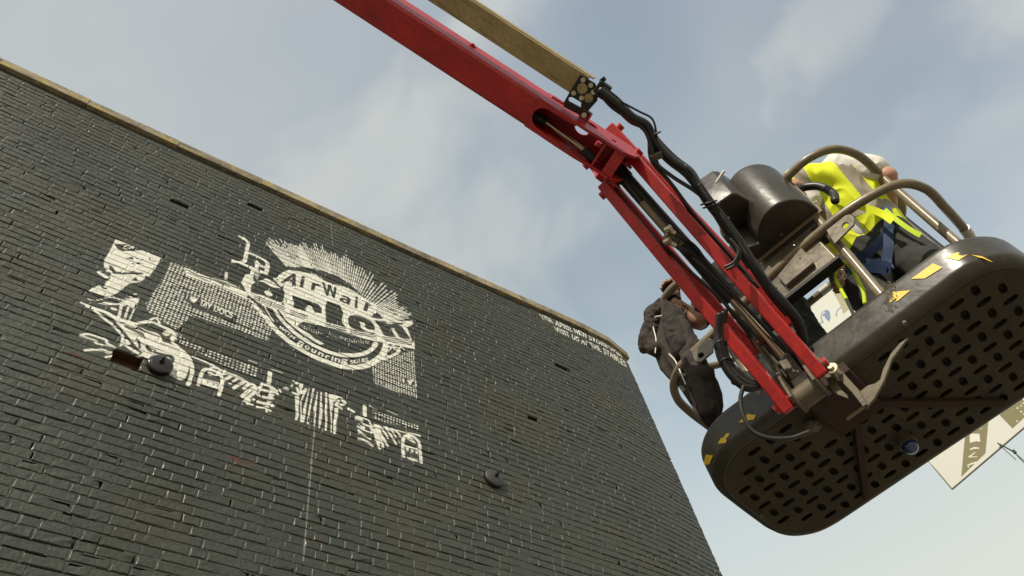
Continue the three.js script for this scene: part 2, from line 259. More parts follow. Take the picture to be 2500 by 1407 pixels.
    fill(f3, [[95, 445], [220, 490], [480, 590], [640, 650], [630, 685], [420, 610], [180, 500], [85, 505]]);
    line(f3, [[330, 345], [430, 380], [540, 430], [620, 490], [640, 540], [610, 640]], 9); line(f3, [[300, 460], [270, 500], [210, 490]], 8); fill(f3, [[440, 490], [470, 455], [520, 520], [560, 540], [620, 560], [600, 590], [500, 550], [490, 600], [440, 590]]); fill(f3, [[385, 590], [440, 590], [420, 720], [370, 690]]);
    for (let i = 0; i < 6; i++) line(f3, [[445, 625 + i * 17], [520 - i * 8, 655 + i * 16]], 2.2);
    // white ground behind the big word
    fill(px, [[598, 672], [612, 668], [622, 690], [650, 680], [668, 690], [690, 708], [700, 680], [745, 665], [770, 670], [800, 690], [840, 700], [870, 715], [905, 745], [918, 760], [905, 775], [915, 780], [935, 785], [985, 793], [1005, 782], [1006, 800], [996, 803], [1008, 840], [1010, 852], [940, 838], [900, 830], [800, 800], [740, 785], [720, 800], [690, 775], [640, 745], [605, 720], [595, 700], [588, 690]]);
    // dark letters cut out of it
    blob(f3, [[380, 900], [390, 830], [460, 780], [560, 775], [660, 840], [720, 870], [800, 870], [885, 910], [880, 1010], [850, 1110], [700, 1050], [560, 990], [450, 960], [380, 940]], false); op(true); { const [a, b] = f3(645, 955), [a2] = f3(710, 955); c.beginPath(); c.ellipse(a, b, a2 - a, (a2 - a) * 1.15, 0, 0, 7); c.fill(); }
    fill(f3, [[860, 1085], [890, 1140], [830, 1120]], false);
    fill(f3, [[1000, 985], [1120, 1030], [1250, 1070], [1390, 1120], [1440, 1180], [1440, 1260], [1330, 1240], [1290, 1150], [1240, 1130], [1205, 1170], [1200, 1230], [1090, 1190], [1010, 1160], [1030, 1090], [1000, 1040]], false);
    fill(f4, [[145, 580], [300, 630], [340, 720], [320, 830], [370, 900], [130, 840], [120, 640]], false);
    blob(f4, [[400, 850], [400, 770], [460, 745], [560, 770], [660, 810], [720, 870], [740, 940], [640, 930], [610, 900], [545, 850], [560, 920], [640, 950], [560, 950], [430, 910]], false); fill(f4, [[535, 830], [600, 845], [612, 885], [560, 870]]);
    fill(f4, [[720, 810], [870, 840], [890, 860], [990, 850], [1060, 890], [1110, 960], [1170, 1050], [1040, 1030], [960, 920], [925, 910], [970, 1000], [1000, 1030], [840, 1000], [790, 900]], false);
    fill(f4, [[925, 910], [965, 915], [1070, 1110], [1040, 1110], [960, 985]]); fill(f4, [[1120, 900], [1185, 875], [1190, 1000], [1150, 960]], false);
    for (const [y0, y1] of [[0, 0], [22, 22], [42, 42]]) for (const [a, b] of [[[430, 925], [740, 970]], [[820, 1010], [1180, 1065]], [[130, 850], [370, 910]]]) line(f4, [[a[0], a[1] + y0 + 8], [b[0], b[1] + y1 + 8]], 2.6, false);
    for (const k of [0, 1, 2]) line(f3, [[430, 985 + k * 24], [880, 1165 + k * 22]], 2.4, false); for (const k of [0, 1, 2]) line(f3, [[970, 1215 + k * 26], [1220, 1290 + k * 24]], 2.4, false);
    // small arched word
    line(f3, [[740, 740], [830, 840]], 7); line(f3, [[790, 730], [930, 610], [1060, 640], [1170, 650], [1290, 720]], 8); blob(f3, [[1030, 660], [1130, 650], [1230, 660], [1330, 740], [1300, 850], [1180, 870], [1040, 850]]); 
    const L = (s, a, b, t) => { word(f4, s, a, b, t, 'bold serif', true, 34); word(f4, s, a, b, t, 'bold serif', false, -6); };
    const L3 = (s, a, b, t) => { word(f3, s, a, b, t, 'bold serif', true, 34); word(f3, s, a, b, t, 'bold serif', false, -6); };
    L3('A', [840, 790], [1040, 850], [930, 640]); L3('i', [1090, 850], [1180, 870], [1120, 700]); L3('r', [1255, 890], [1400, 930], [1290, 760]);
    L('W', [95, 490], [270, 555], [85, 350]); L('a', [290, 570], [430, 630], [320, 470]); L('i', [470, 650], [525, 670], [480, 520]); L('r', [570, 680], [690, 730], [610, 560]); op(true); line(f4, [[270, 420], [370, 440], [430, 490]], 6); line(f4, [[470, 490], [540, 500], [620, 570], [740, 670], [730, 720]], 6);
    // hull rings below the word
    const f5 = Z(620, 740, 7.353);
    line(f5, [[40, 60], [200, 240], [330, 420], [520, 600], [760, 790], [1100, 980], [1400, 1100], [1700, 1165], [2000, 1140], [2200, 1030], [2340, 900], [2370, 740]], 13);
    line(f5, [[360, 110], [450, 260], [620, 430], [800, 590], [1050, 750], [1350, 890], [1650, 950], [1950, 920], [2130, 820], [2190, 730]], 11);
    fill(f5, [[190, 50], [330, 110], [420, 250], [560, 420], [480, 440], [330, 330], [240, 210]], false); line(f5, [[190, 60], [250, 190], [350, 330]], 3); 
    line(f5, [[430, 140], [560, 330], [720, 440], [900, 560], [1100, 660]], 5, false);
    blob(f5, [[800, 350], [1000, 420], [1250, 540], [1500, 620], [1800, 680], [2100, 700], [2130, 780], [1950, 890], [1650, 910], [1350, 850], [1080, 720], [900, 580], [780, 460]], false);
    fill(f5, [[580, 280], [680, 320], [860, 480], [1010, 570], [1100, 640], [1260, 740], [1180, 750], [1000, 640], [850, 540], [680, 400]]);
    dots(f5, [[780, 360], [1000, 410], [1300, 540], [1150, 560], [900, 470]], 5, 5, 0.36, 0.3); dots(f5, [[1300, 540], [1700, 640], [2080, 690], [2080, 740], [1700, 700], [1480, 640]], 5, 5, 0.36, 0.3);
    word(f5, 'WITH', [440, 430], [720, 660], [475, 400], 'bold sans-serif'); word(f5, 'B', [740, 730], [850, 800], [810, 670], 'bold serif'); word(f5, 'o', [895, 800], [990, 850], [935, 730], 'bold serif'); word(f5, 'u', [1010, 860], [1110, 910], [1050, 790], 'bold serif'); word(f5, 'n', [1130, 925], [1240, 980], [1165, 850], 'bold serif'); word(f5, 'c', [1260, 990], [1340, 1020], [1290, 910], 'bold serif'); word(f5, 'i', [1370, 1030], [1420, 1045], [1395, 950], 'bold serif'); word(f5, 'n', [1430, 1045], [1550, 1070], [1450, 960], 'bold serif'); word(f5, 'g', [1560, 1065], [1680, 1080], [1570, 980], 'bold serif'); word(f5, 'SOLES', [1730, 1095], [2060, 1040], [1720, 1035], 'bold sans-serif');
    line(f4, [[860, 1130], [1200, 1160], [840, 1290]], 6); line(f4, [[830, 1050], [880, 1120], [870, 1200], [820, 1290]], 7); for (const q of [[[900, 1190], [960, 1120]], [[940, 1130], [1000, 1200]], [[1000, 1190], [1060, 1130]], [[1040, 1130], [1090, 1180]], [[860, 1230], [890, 1250]]]) line(f4, q, 3); line(f4, [[1205, 1080], [1210, 1160]], 4); line(f4, [[690, 790], [880, 820], [1050, 840], [1180, 830]], 6); line(f4, [[1100, 870], [1180, 840]], 9);
    { const f = (x, y) => W(540 + x / 3.06, 540 + y / 3.06); fill(f, [[1345, 1165], [1465, 1200], [1465, 1232], [1345, 1200]], false); line(f, [[1362, 1175], [1362, 1200]], 4); fill(f, [[1385, 1183], [1440, 1190], [1410, 1225]]); line(f, [[1452, 1200], [1456, 1225]], 4); line(f, [[1150, 1210], [1350, 1285]], 2.5); line(f, [[210, 580], [300, 690]], 4); line(f, [[240, 590], [330, 700]], 3, false); } }
  // lower row of figures
  { const f = Z(470, 870, 9.378);
    line(f, [[0, 10], [120, 60], [300, 130], [490, 220]], 4); line(f, [[130, 650], [190, 430], [230, 340], [300, 290], [400, 310], [560, 340], [650, 430], [690, 560], [650, 740], [600, 890]], 6); fill(f, [[230, 500], [630, 620], [590, 760], [200, 640]]); for (const [x, y] of [[345, 590], [480, 640], [570, 680]]) fill(f, [[x - 24, y - 26], [x + 26, y - 12], [x + 4, y + 50]], false); blob(f, [[340, 340], [480, 380], [460, 450], [350, 420]]); line(f, [[400, 290], [440, 250], [560, 260], [610, 300]], 5); line(f, [[470, 420], [620, 440]], 4); blob(f, [[480, 330], [560, 330], [560, 380], [490, 370]]);
    line(f, [[580, 390], [620, 320], [720, 330], [760, 370], [690, 410]], 5); line(f, [[690, 560], [820, 500], [900, 430], [960, 440], [1040, 490], [1150, 530], [1180, 570], [1220, 560], [1290, 620]], 6); line(f, [[690, 410], [780, 370], [880, 420]], 5); line(f, [[920, 580], [1000, 550], [1030, 500]], 4); line(f, [[940, 730], [1080, 640], [1200, 570]], 6); line(f, [[1170, 740], [1270, 650], [1320, 630], [1400, 640], [1430, 700], [1450, 780], [1390, 860], [1280, 930], [1200, 1020]], 6); line(f, [[1140, 920], [1220, 840], [1330, 760], [1380, 730]], 7); line(f, [[1240, 960], [1330, 980], [1260, 1080]], 6); line(f, [[840, 630], [870, 635]], 4); line(f, [[1390, 990], [1410, 985]], 5); line(f, [[1330, 1095], [1370, 1100]], 5);
    line(f, [[1770, 370], [1765, 480], [1745, 610]], 8); line(f, [[1590, 630], [1960, 740], [1940, 870]], 5); line(f, [[1590, 640], [1560, 720], [1510, 730]], 5); fill(f, [[1750, 720], [1950, 770], [1945, 880], [1900, 840], [1780, 790]]); line(f, [[1540, 760], [1680, 800], [1870, 830]], 5); line(f, [[1540, 770], [1510, 840]], 4); fill(f, [[1740, 840], [1880, 880], [1820, 960], [1650, 960], [1730, 920]]); line(f, [[1460, 850], [1500, 890]], 4); line(f, [[1530, 890], [1680, 970], [1840, 960]], 5); line(f, [[1490, 1040], [1600, 1090], [1740, 1080], [1840, 1130]], 6); fill(f, [[1700, 1010], [1830, 1040], [1740, 1080]]); line(f, [[1480, 1160], [1650, 1180], [1720, 1160]], 5); line(f, [[1690, 1150], [1700, 1270]], 4); line(f, [[1740, 1220], [1790, 1250]], 4); fill(f, [[2050, 720], [2160, 700], [2157, 750], [2090, 750]]); line(f, [[1800, 295], [2060, 380]], 1.6); line(f, [[1270, 90], [1480, 165]], 1.6); }
  { const f = Z(680, 910, 8.275);
    blob(f, [[75, 310], [130, 285], [220, 330], [210, 355], [150, 335]]); blob(f, [[235, 230], [300, 230], [300, 270], [260, 300]]); blob(f, [[320, 190], [400, 180], [410, 240], [330, 230]]); fill(f, [[420, 210], [500, 230], [490, 300], [450, 370], [415, 290]]); line(f, [[380, 310], [410, 380], [410, 430]], 6); line(f, [[300, 410], [370, 440]], 6); line(f, [[450, 380], [480, 450], [550, 340]], 6); blob(f, [[1010, 430], [1130, 430], [1330, 510], [1300, 530], [1180, 500], [1150, 580], [1110, 600], [1060, 560]]);
    const stripes = [[[365, 480, 75], [380, 560, 90], [370, 700, 60], [380, 850, 60], [355, 960, 50]], [[560, 330, 50], [500, 460, 40], [450, 600, 25], [455, 800, 30], [470, 1000, 70]], [[620, 310, 12], [570, 540, 30], [530, 720, 60], [520, 860, 50], [490, 1000, 60]], [[705, 320, 40], [670, 500, 35], [650, 620, 30], [610, 850, 40], [590, 1040, 40]], [[785, 390, 16], [760, 560, 40], [735, 720, 60], [730, 880, 30], [720, 1085, 30]], [[860, 400, 36], [855, 560, 30], [860, 760, 65], [840, 950, 60], [820, 1125, 30]], [[960, 400, 36], [965, 600, 40], [955, 780, 45], [965, 960, 40], [950, 1175, 45]], [[1020, 440, 30], [1070, 640, 80], [1060, 800, 35], [1070, 1000, 22], [1060, 1210, 26]], [[1160, 720, 80], [1170, 840, 70], [1140, 1000, 55], [1130, 1240, 60]]];
    for (const s of stripes) fill(f, [...s.map(([x, y, w]) => [x - w / 2, y]), ...s.slice().reverse().map(([x, y, w]) => [x + w / 2, y])]);
    line(f, [[1160, 660], [1210, 575]], 6); line(f, [[1290, 570], [1350, 590], [1330, 640], [1260, 650]], 6); line(f, [[1210, 690], [1270, 730]], 6); blob(f, [[1380, 690], [1450, 720], [1440, 760], [1390, 750]]); line(f, [[1470, 760], [1515, 790]], 6); line(f, [[20, 350], [40, 390]], 4); line(f, [[300, 160], [310, 170]], 4); }
  { const f = Z(850, 980, 8.795);
    line(f, [[355, 105], [355, 300]], 8); blob(f, [[140, 320], [220, 310], [300, 350], [340, 470], [260, 440], [200, 400], [140, 400]]); line(f, [[180, 420], [230, 400], [260, 450]], 3, false); fill(f, [[210, 460], [310, 520], [310, 590]]); line(f, [[280, 350], [390, 380], [460, 410], [490, 510]], 4); line(f, [[330, 480], [470, 550], [530, 530]], 5); line(f, [[490, 560], [510, 630]], 5); line(f, [[210, 540], [400, 670], [540, 670]], 5); line(f, [[340, 550], [330, 600]], 5); line(f, [[220, 630], [290, 700], [470, 810]], 5); line(f, [[230, 690], [270, 670]], 5); line(f, [[230, 815], [290, 820], [420, 880], [520, 945]], 6);
    line(f, [[560, 610], [590, 760], [630, 880], [670, 1010]], 6); line(f, [[590, 520], [640, 640], [650, 740], [680, 880]], 7); line(f, [[640, 540], [690, 680], [740, 780], [840, 940]], 6); line(f, [[680, 770], [760, 960], [740, 990]], 5); line(f, [[640, 530], [740, 560], [850, 790]], 5); line(f, [[780, 560], [920, 600], [970, 680]], 5); line(f, [[830, 600], [920, 740], [1020, 910]], 5); line(f, [[930, 600], [1050, 630], [1120, 750]], 5); line(f, [[1050, 615], [1250, 680], [1400, 710], [1530, 745]], 5); line(f, [[990, 720], [1030, 770]], 3); line(f, [[1080, 850], [1100, 890]], 3);
    line(f, [[1190, 1180], [1170, 1000], [1170, 800], [1240, 740], [1360, 740], [1490, 830], [1540, 920], [1545, 1080], [1565, 1310]], 7); blob(f, [[1260, 780], [1340, 770], [1400, 830], [1470, 890], [1420, 910], [1350, 860], [1280, 830]]); line(f, [[1210, 945], [1370, 990], [1540, 1045]], 5); for (const [x, y] of [[1270, 1015], [1370, 1060], [1470, 1090]]) fill(f, [[x - 38, y - 32], [x + 38, y - 14], [x + 28, y + 20], [x + 44, y + 60], [x - 38, y + 32], [x - 20, y]]); fill(f, [[1250, 1180], [1400, 1220], [1490, 1250], [1510, 1300], [1400, 1280], [1280, 1230]]); line(f, [[450, 90], [460, 120], [620, 190]], 1.6); line(f, [[830, 195], [1060, 290]], 1.6); }
  // sign writing by the right corner
  { const f = (x, y) => W(1280 + x / 7.033, 740 + y / 7.033); const l1 = [[250, 262], [515, 365], [860, 505], [1110, 612], [1445, 775], [1690, 930]], l2 = [[520, 478], [800, 600], [960, 668], [1130, 745], [1375, 862], [1765, 1100]];
    const F = 'bold sans-serif';
    word(f, '11TH', [300, 268], [512, 362], [238, 172], F); word(f, 'APRIL', [540, 378], [838, 498], [520, 300], F); word(f, 'NEW', [862, 508], [1088, 612], [838, 425], F); word(f, 'STORE', [1108, 622], [1442, 780], [1098, 545], F); word(f, 'OPEN', [1460, 790], [1695, 945], [1430, 708], F);
    word(f, 'VISIT', [545, 482], [792, 590], [505, 400], F); word(f, 'US', [815, 602], [950, 672], [808, 530], F); word(f, 'AT', [980, 688], [1095, 735], [975, 615], F); word(f, 'THE', [1160, 766], [1340, 845], [1105, 668], F); word(f, 'STABLES', [1365, 858], [1765, 1105], [1345, 765], F); void l1; void l2; }
  // chalk line
  c.globalAlpha = 0.28; line(px, [[808, 545], [812, 600]], 1.5); line(px, [[770, 1010], [757, 1180], [740, 1370]], 1.7); c.globalAlpha = 1;
  // brush wear: small bare flecks in the white
  op(false); for (let i = 0; i < 2600; i++) { const a = wallXY(200 + R() * 840, 560 + R() * 600); c.globalAlpha = 0.5 * R(); c.beginPath(); c.ellipse((a[0] - TS0) * KX, (TY1 - a[1]) * KX, 0.6 + 2.6 * R() * R(), 0.5 + 1.2 * R(), 0, 0, 7); c.fill(); } c.globalAlpha = 1; c.globalCompositeOperation = 'source-over';
}
// exposed clay where paint and brick face have come away: photo positions, size in metres
const bare = [[525, 948, 0.16, 0.03], [590, 1125, 0.12, 0.035], [480, 935, 0.06, 0.03], [175, 865, 0.12, 0.016], [640, 975, 0.05, 0.02], [832, 1280, 0.03, 0.02], [783, 1322, 0.03, 0.02], [880, 1172, 0.03, 0.02], [350, 940, 0.03, 0.02], [1410, 1120, 0.02, 0.015]].map(([u, v, a, b]) => [...wallXY(u, v), a, b]);
const muralPx = mural.getContext('2d').getImageData(0, 0, TW, TH).data;
let paintMap, paintRough, paintBump;
{
  const col = new Uint8Array(TW * TH * 4), ro = new Uint8Array(TW * TH * 4), bu = new Uint8Array(TW * TH * 4);
  const enc = (l) => 255 * (l <= 0.0031308 ? l * 12.92 : 1.055 * Math.pow(l, 1 / 2.4) - 0.055);
  for (let j = 0; j < TH; j++) for (let i = 0; i < TW; i++) {
    const s = TS0 + (i + 0.5) / KX, y = TY0 + (j + 0.5) / KX, o = (j * TW + i) * 4, src = ((TH - 1 - j) * TW + i) * 4;
    const big = fbm(s * 0.9 + 3, y * 0.9, 1.1, 3), mid = fbm(s * 4.2, y * 7, 4.4, 3), fine = noise(s * 70, y * 70, 2), grit = noise(s * 150, y * 150, 9);
    const base = 0.0425 * (0.78 + 0.5 * big + 0.34 * (mid - 0.5)) * (0.9 + 0.2 * fine), warm = smooth(0.45, 0.72, fbm(s * 1.7 - 6, y * 2.3 + 2, 7, 3));
    let r = base * (0.96 + 0.14 * warm), g = base * (1.06 + 0.01 * warm), b = base * (0.78 - 0.14 * warm);
    let red = 0; for (const [bs, by, ra, rb] of bare) { const dx = (s - bs) / ra, dy = (y - by) / rb; if (Math.abs(dx) < 2 && Math.abs(dy) < 2) { const d = Math.hypot(dx, dy) + 0.9 * (fbm(s * 30, y * 40, 3, 3) - 0.5); red = Math.max(red, smooth(1.05, 0.75, d) * smooth(0.42, 0.6, fbm(s * 22, y * 34, 8, 3))); } }
    if (red > 0) { const k = 0.7 + 0.6 * fine; r = mix(r, 0.085 * k, red * 0.85); g = mix(g, 0.037 * k, red * 0.85); b = mix(b, 0.026 * k, red * 0.85); }
    const al = muralPx[src + 3] / 255; if (al > 0) { const k = 0.9 + 0.1 * fbm(s * 9, y * 9, 6, 3); r = mix(r, 0.80 * k, al); g = mix(g, 0.79 * k, al); b = mix(b, 0.69 * k, al); }
    col[o] = enc(r); col[o + 1] = enc(g); col[o + 2] = enc(b); col[o + 3] = 255;
    const rr = 255 * clamp(0.56 + 0.28 * (mid - 0.5) + 0.3 * (big - 0.5) + 0.2 * (fine - 0.5) + 0.12 * al + 0.4 * red); ro[o] = ro[o + 1] = ro[o + 2] = rr; ro[o + 3] = 255;
    const pit = smooth(0.80, 0.95, grit) * smooth(0.4, 0.7, mid + 0.1), h = 0.5 + 0.5 * (fine - 0.5) + 0.5 * (noise(s * 28, y * 34, 5) - 0.5) - 0.45 * pit; bu[o] = bu[o + 1] = bu[o + 2] = 255 * clamp(h); bu[o + 3] = 255;
  }
  const mk = (d, srgb) => { const t = new THREE.DataTexture(d, TW, TH); t.magFilter = THREE.LinearFilter; t.minFilter = THREE.LinearMipmapLinearFilter; t.generateMipmaps = true; t.wrapS = t.wrapT = THREE.ClampToEdgeWrapping; if (srgb) t.colorSpace = THREE.SRGBColorSpace; t.needsUpdate = true; return t; };
  paintMap = mk(col, true); paintRough = mk(ro); paintBump = mk(bu);
}
M.paint = std('dark_gloss_masonry_paint', lin3(1, 1, 1), 1, 0, { map: paintMap, roughnessMap: paintRough, bumpMap: paintBump, bumpScale: 0.004 });
M.mortar = std('painted_mortar', lin3(1, 1, 1), 1, 0, { map: paintMap, roughnessMap: paintRough, bumpMap: paintBump, bumpScale: 0.004 });
M.clay = std('bare_red_brick', lin3(0.13, 0.055, 0.033), 0.9, 0, { map: scuffTex });
const building = thing('brick_building', 'black painted brick building with a white mural and tan stone coping', 'building', V(1.4, 0, -D - 3));
{
  const R = rng(11), pos = [], uvs = [];
  let buf = { p: [], t: [] };
  const uvOf = (s, y) => [(s - TS0) / (TS1 - TS0), (y - TY0) / (TY1 - TY0)];
  const vert = (a) => { const w = WP(a[0], a[1], a[2]); buf.p.push(w.x, w.y, w.z); buf.t.push(...uvOf(a[0], a[1])); };
  const tri = (a, b, c) => { vert(a); vert(b); vert(c); }, quad = (a, b, c, d) => { tri(a, b, c); tri(a, c, d); };
  const geoOf = (bf) => { const g = new THREE.BufferGeometry(); g.setAttribute('position', new THREE.Float32BufferAttribute(bf.p, 3)); g.setAttribute('uv', new THREE.Float32BufferAttribute(bf.t, 2)); g.computeVertexNormals(); g.userData.keepUV = true; return g; };
  // a worn brick: back ring, arris ring, front ring and a slightly uneven face
  function brick(s0, s1, y0, y1, n, rough) {
    const cols = s1 - s0 > 0.15 ? 3 : 2, bv = 0.003 + 0.003 * R(), dep = -0.052, tl = (R() - 0.5) * 0.004, tk = (R() - 0.5) * 0.003, jit = 0.001 + rough * 0.0035;
    const top = [], J = () => (R() - 0.5) * 2 * jit;
    const N = (s, y) => n + tl * ((s - s0) / (s1 - s0) - 0.5) * 2 + tk * ((y - y0) / (y1 - y0) - 0.5) * 2;
    const ringPts = []; for (let i = 0; i < cols; i++) ringPts.push([i / cols, 0]); for (let i = 0; i < 2; i++) ringPts.push([1, i / 2]); for (let i = 0; i < cols; i++) ringPts.push([1 - i / cols, 1]); for (let i = 0; i < 2; i++) ringPts.push([0, 1 - i / 2]);
    const outer = ringPts.map(([a, b]) => { const s = mix(s0, s1, a) + J() * 0.7, y = mix(y0, y1, b) + J() * 0.7; return [s, y, N(s, y) - bv * (0.6 + 0.8 * R())]; });
    const inner = ringPts.map(([a, b]) => { const c = bv * (0.8 + 0.9 * R()), s = mix(s0 + c, s1 - c, a), y = mix(y0 + c, y1 - c, b); return [s, y, N(s, y) + J() * 0.5]; });
    if (rough > 0.6) { const k = Math.floor(R() * inner.length); for (let m = 0; m < 2; m++) { const a = inner[(k + m) % inner.length], b = outer[(k + m) % inner.length]; const dx = (s0 + s1) / 2 - a[0], dy = (y0 + y1) / 2 - a[1]; a[0] += dx * 0.14; a[1] += dy * 0.3; a[2] -= 0.005; b[2] -= 0.016; b[0] += dx * 0.03; b[1] += dy * 0.1; } }
    const K = ringPts.length;
    for (let i = 0; i < K; i++) { const j = (i + 1) % K, oi = outer[i], oj = outer[j]; quad([oi[0], oi[1], dep], [oj[0], oj[1], dep], oj, oi); quad(oi, oj, inner[j], inner[i]); }
    const mids = []; for (let i = 1; i < cols; i++) { const s = mix(s0, s1, i / cols), y = (y0 + y1) / 2; mids.push([s, y, N(s, y) + J() * 0.8]); }
    const bot = inner.slice(0, cols + 1), rt = inner[cols + 1], tp = inner.slice(cols + 2, 2 * cols + 3).reverse(), lf = inner[2 * cols + 3], row = [lf, ...mids, rt];
    for (let i = 0; i < cols; i++) { quad(bot[i], bot[i + 1], row[i + 1], row[i]); quad(row[i], row[i + 1], tp[i + 1], tp[i]); }
    void top;
  }
  // bricks that are gone or broken: photograph positions
  const pitch = 0.0757, joint = 0.0085, list = [], joints = { p: [], t: [] };
  const recessBoxes = [[312, 870, 0.2, 0.14, 1], [1302, 1025, 0.13, 0.07, 1], [437, 500, 0.17, 0.07, 2], [622, 508, 0.16, 0.07, 2], [1372, 898, 0.2, 0.07, 2]].map(([u, v, ww, hh, k]) => { const [s, y] = wallXY(u, v), n = Math.max(1, Math.round(hh / pitch)), r0 = Math.round((y - n * pitch / 2 - Y0) / pitch), y0 = Y0 + r0 * pitch - 0.002; return [s - ww / 2, s + ww / 2, y0, y0 + n * pitch - joint + 0.004, k]; });
  const inHole = (s0, s1, y0, y1) => recessBoxes.find((b) => s1 > b[0] && s0 < b[1] && (y0 + y1) / 2 > b[2] - 0.004 && (y0 + y1) / 2 < b[3] + 0.004);
  for (let row = 0; ; row++) {
    const y0 = Y0 + row * pitch + (R() - 0.5) * 0.002, y1 = y0 + pitch - joint + (R() - 0.5) * 0.003; if (y0 > copingY(S1) + 0.1) break;
    let s = S0 - R() * 0.2, head = row % 2 === 0; const wav = (q) => 0.006 * (noise(q * 0.7, row * 0.15, 3) - 0.5);
    while (s < S1 - 0.03) {
      let len = (head ? 0.104 : 0.216) + (R() - 0.5) * 0.012; if (R() < 0.85) head = !head; if (R() < 0.05) len *= 0.75;
      let e = s + len; if (e > S1 - 0.06) e = S1; const a = Math.max(s, S0), mid = (a + e) / 2, w = wav(mid);
      if (y1 + w < copingY(mid) - 0.012 && e - a > 0.03) {
        const hole = inHole(a, e, y0 + w, y1 + w); if (hole) { if (hole[0] - 0.006 - a > 0.03) list.push([a, hole[0] - 0.006, y0 + w, y1 + w]); if (e - hole[1] - 0.006 > 0.03) list.push([hole[1] + 0.006, e, y0 + w, y1 + w]); }
        else list.push([a, e, y0 + w, y1 + w]);
      }
      // upright joint, more or less deeply raked
      const d0 = e, d1 = e + 0.008 + 0.003 * R(); if (d1 < S1 && y1 < copingY(e) - 0.02 && !inHole(d0, d1, y0, y1)) { const r = R() < 0.06 ? -0.03 : -0.001 - 0.006 * R() * R(); const sv = buf; buf = joints; quad([d0 - 0.004, y0 + w - 0.002, r], [d1 + 0.004, y0 + w - 0.002, r], [d1 + 0.004, y1 + w + 0.002, r], [d0 - 0.004, y1 + w + 0.002, r]); buf = sv; }
      s = d1;
    }
    // bed joint above this course, in lengths
    let q = S0; while (q < S1 - 0.01) { let q2 = Math.min(S1, q + 0.08 + 0.5 * R()); const hb = recessBoxes.find((b) => y1 + joint > b[2] + 0.004 && y1 < b[3] - 0.02 && q2 > b[0] && q < b[1]); if (hb) { if (q >= hb[0] - 0.001) { q = hb[1]; continue; } q2 = hb[0]; } const r = R() < 0.09 ? -0.03 : -0.003 - 0.004 * R(); if (y1 < copingY(q) - 0.02) { const sv = buf; buf = joints; const wa = wav(q), wb = wav(q2); quad([q, y1 + wa - 0.003, r], [q2, y1 + wb - 0.003, r], [q2, y1 + wb + joint + 0.003, r - 0.001], [q, y1 + wa + joint + 0.003, r - 0.001]); buf = sv; } q = q2; }
  }
  // the 300 bricks that show largest are parts of their own
  const near = list.map((b, i) => { const P = WP((b[0] + b[1]) / 2, (b[2] + b[3]) / 2, 0), q = P.clone().project(camera), d = P.distanceTo(eye), cosv = (P.z - eye.z) / -d; return [i, Math.abs(q.x) < 1 && Math.abs(q.y) < 1 ? (b[1] - b[0]) * cosv / (d * d) : 0]; }).sort((a, b) => b[1] - a[1]).slice(0, 300).map((a) => a[0]);
  const single = new Set(near), field = { p: [], t: [] };
  list.forEach((b, i) => {
    const rough = R() < 0.17 ? 0.4 + 0.45 * R() : 0.3 * R(), n = (R() - 0.5) * 0.004;
    if (single.has(i)) { buf = { p: [], t: [] }; brick(...b, n, rough); part('brick', geoOf(buf), M.paint, building); }
    else { buf = field; brick(...b, n, rough); }
  });
  part('brick_field', geoOf(field), M.paint, building, 'stuff');
  part('mortar_joints', geoOf(joints), M.mortar, building, 'stuff');
  for (const [a, e, y0, y1, k] of recessBoxes) {                       // empty sockets: five inner faces of clay or of darkness
    buf = { p: [], t: [] }; const d = k === 1 ? -0.085 : -0.11, f = 0.002;
    quad([a - f, y0 - f, d], [e + f, y0 - f, d], [e + f, y1 + f, d], [a - f, y1 + f, d]); quad([a - f, y0, -0.004], [a - f, y0, d], [a - f, y1, d], [a - f, y1, -0.004]); quad([e + f, y0, d], [e + f, y0, -0.004], [e + f, y1, -0.004], [e + f, y1, d]); quad([a, y0 - f, -0.004], [e, y0 - f, -0.004], [e, y0 - f, d], [a, y0 - f, d]); quad([a, y1 + f, d], [e, y1 + f, d], [e, y1 + f, -0.004], [a, y1 + f, -0.004]);
    part('brick_socket', geoOf(buf), k === 1 ? M.clay : M.mortar, building).userData.label = k === 1 ? 'empty brick socket showing red clay' : 'empty black brick socket';
  }
  // solid wall behind the bricks, a plan swept upwards
  const front = []; for (let i = 0; i <= 40; i++) { const s = mix(S0 + 0.02, S1 - 0.02, i / 40); front.push(V(s, 0, -D - bend(s) - 0.05)); }
  const plan = new THREE.Shape([...front.map((p) => new THREE.Vector2(p.x, -p.z)), new THREE.Vector2(S1 - 0.02, D + 6), new THREE.Vector2(S0 + 0.02, D + 6)]);
  const holesClear = recessBoxes; void holesClear;
  const sweep = (y0, y1) => { const g = new THREE.ExtrudeGeometry(plan, { depth: y1 - y0, bevelEnabled: false }); g.rotateX(-Math.PI / 2); g.translate(0, y0, 0); return g; };
  const lower = sweep(0, Y0 - 0.01); part('lower_wall', lower, std('dark_painted_masonry', lin3(0.04, 0.042, 0.037), 0.6), building);
  { const g = sweep(Y0 - 0.01, copingY(0) - 0.03), inner = g.translate(0, 0, -0.075); part('wall_core', inner, std('wall_core_masonry', lin3(0.03, 0.028, 0.024), 0.9), building); }
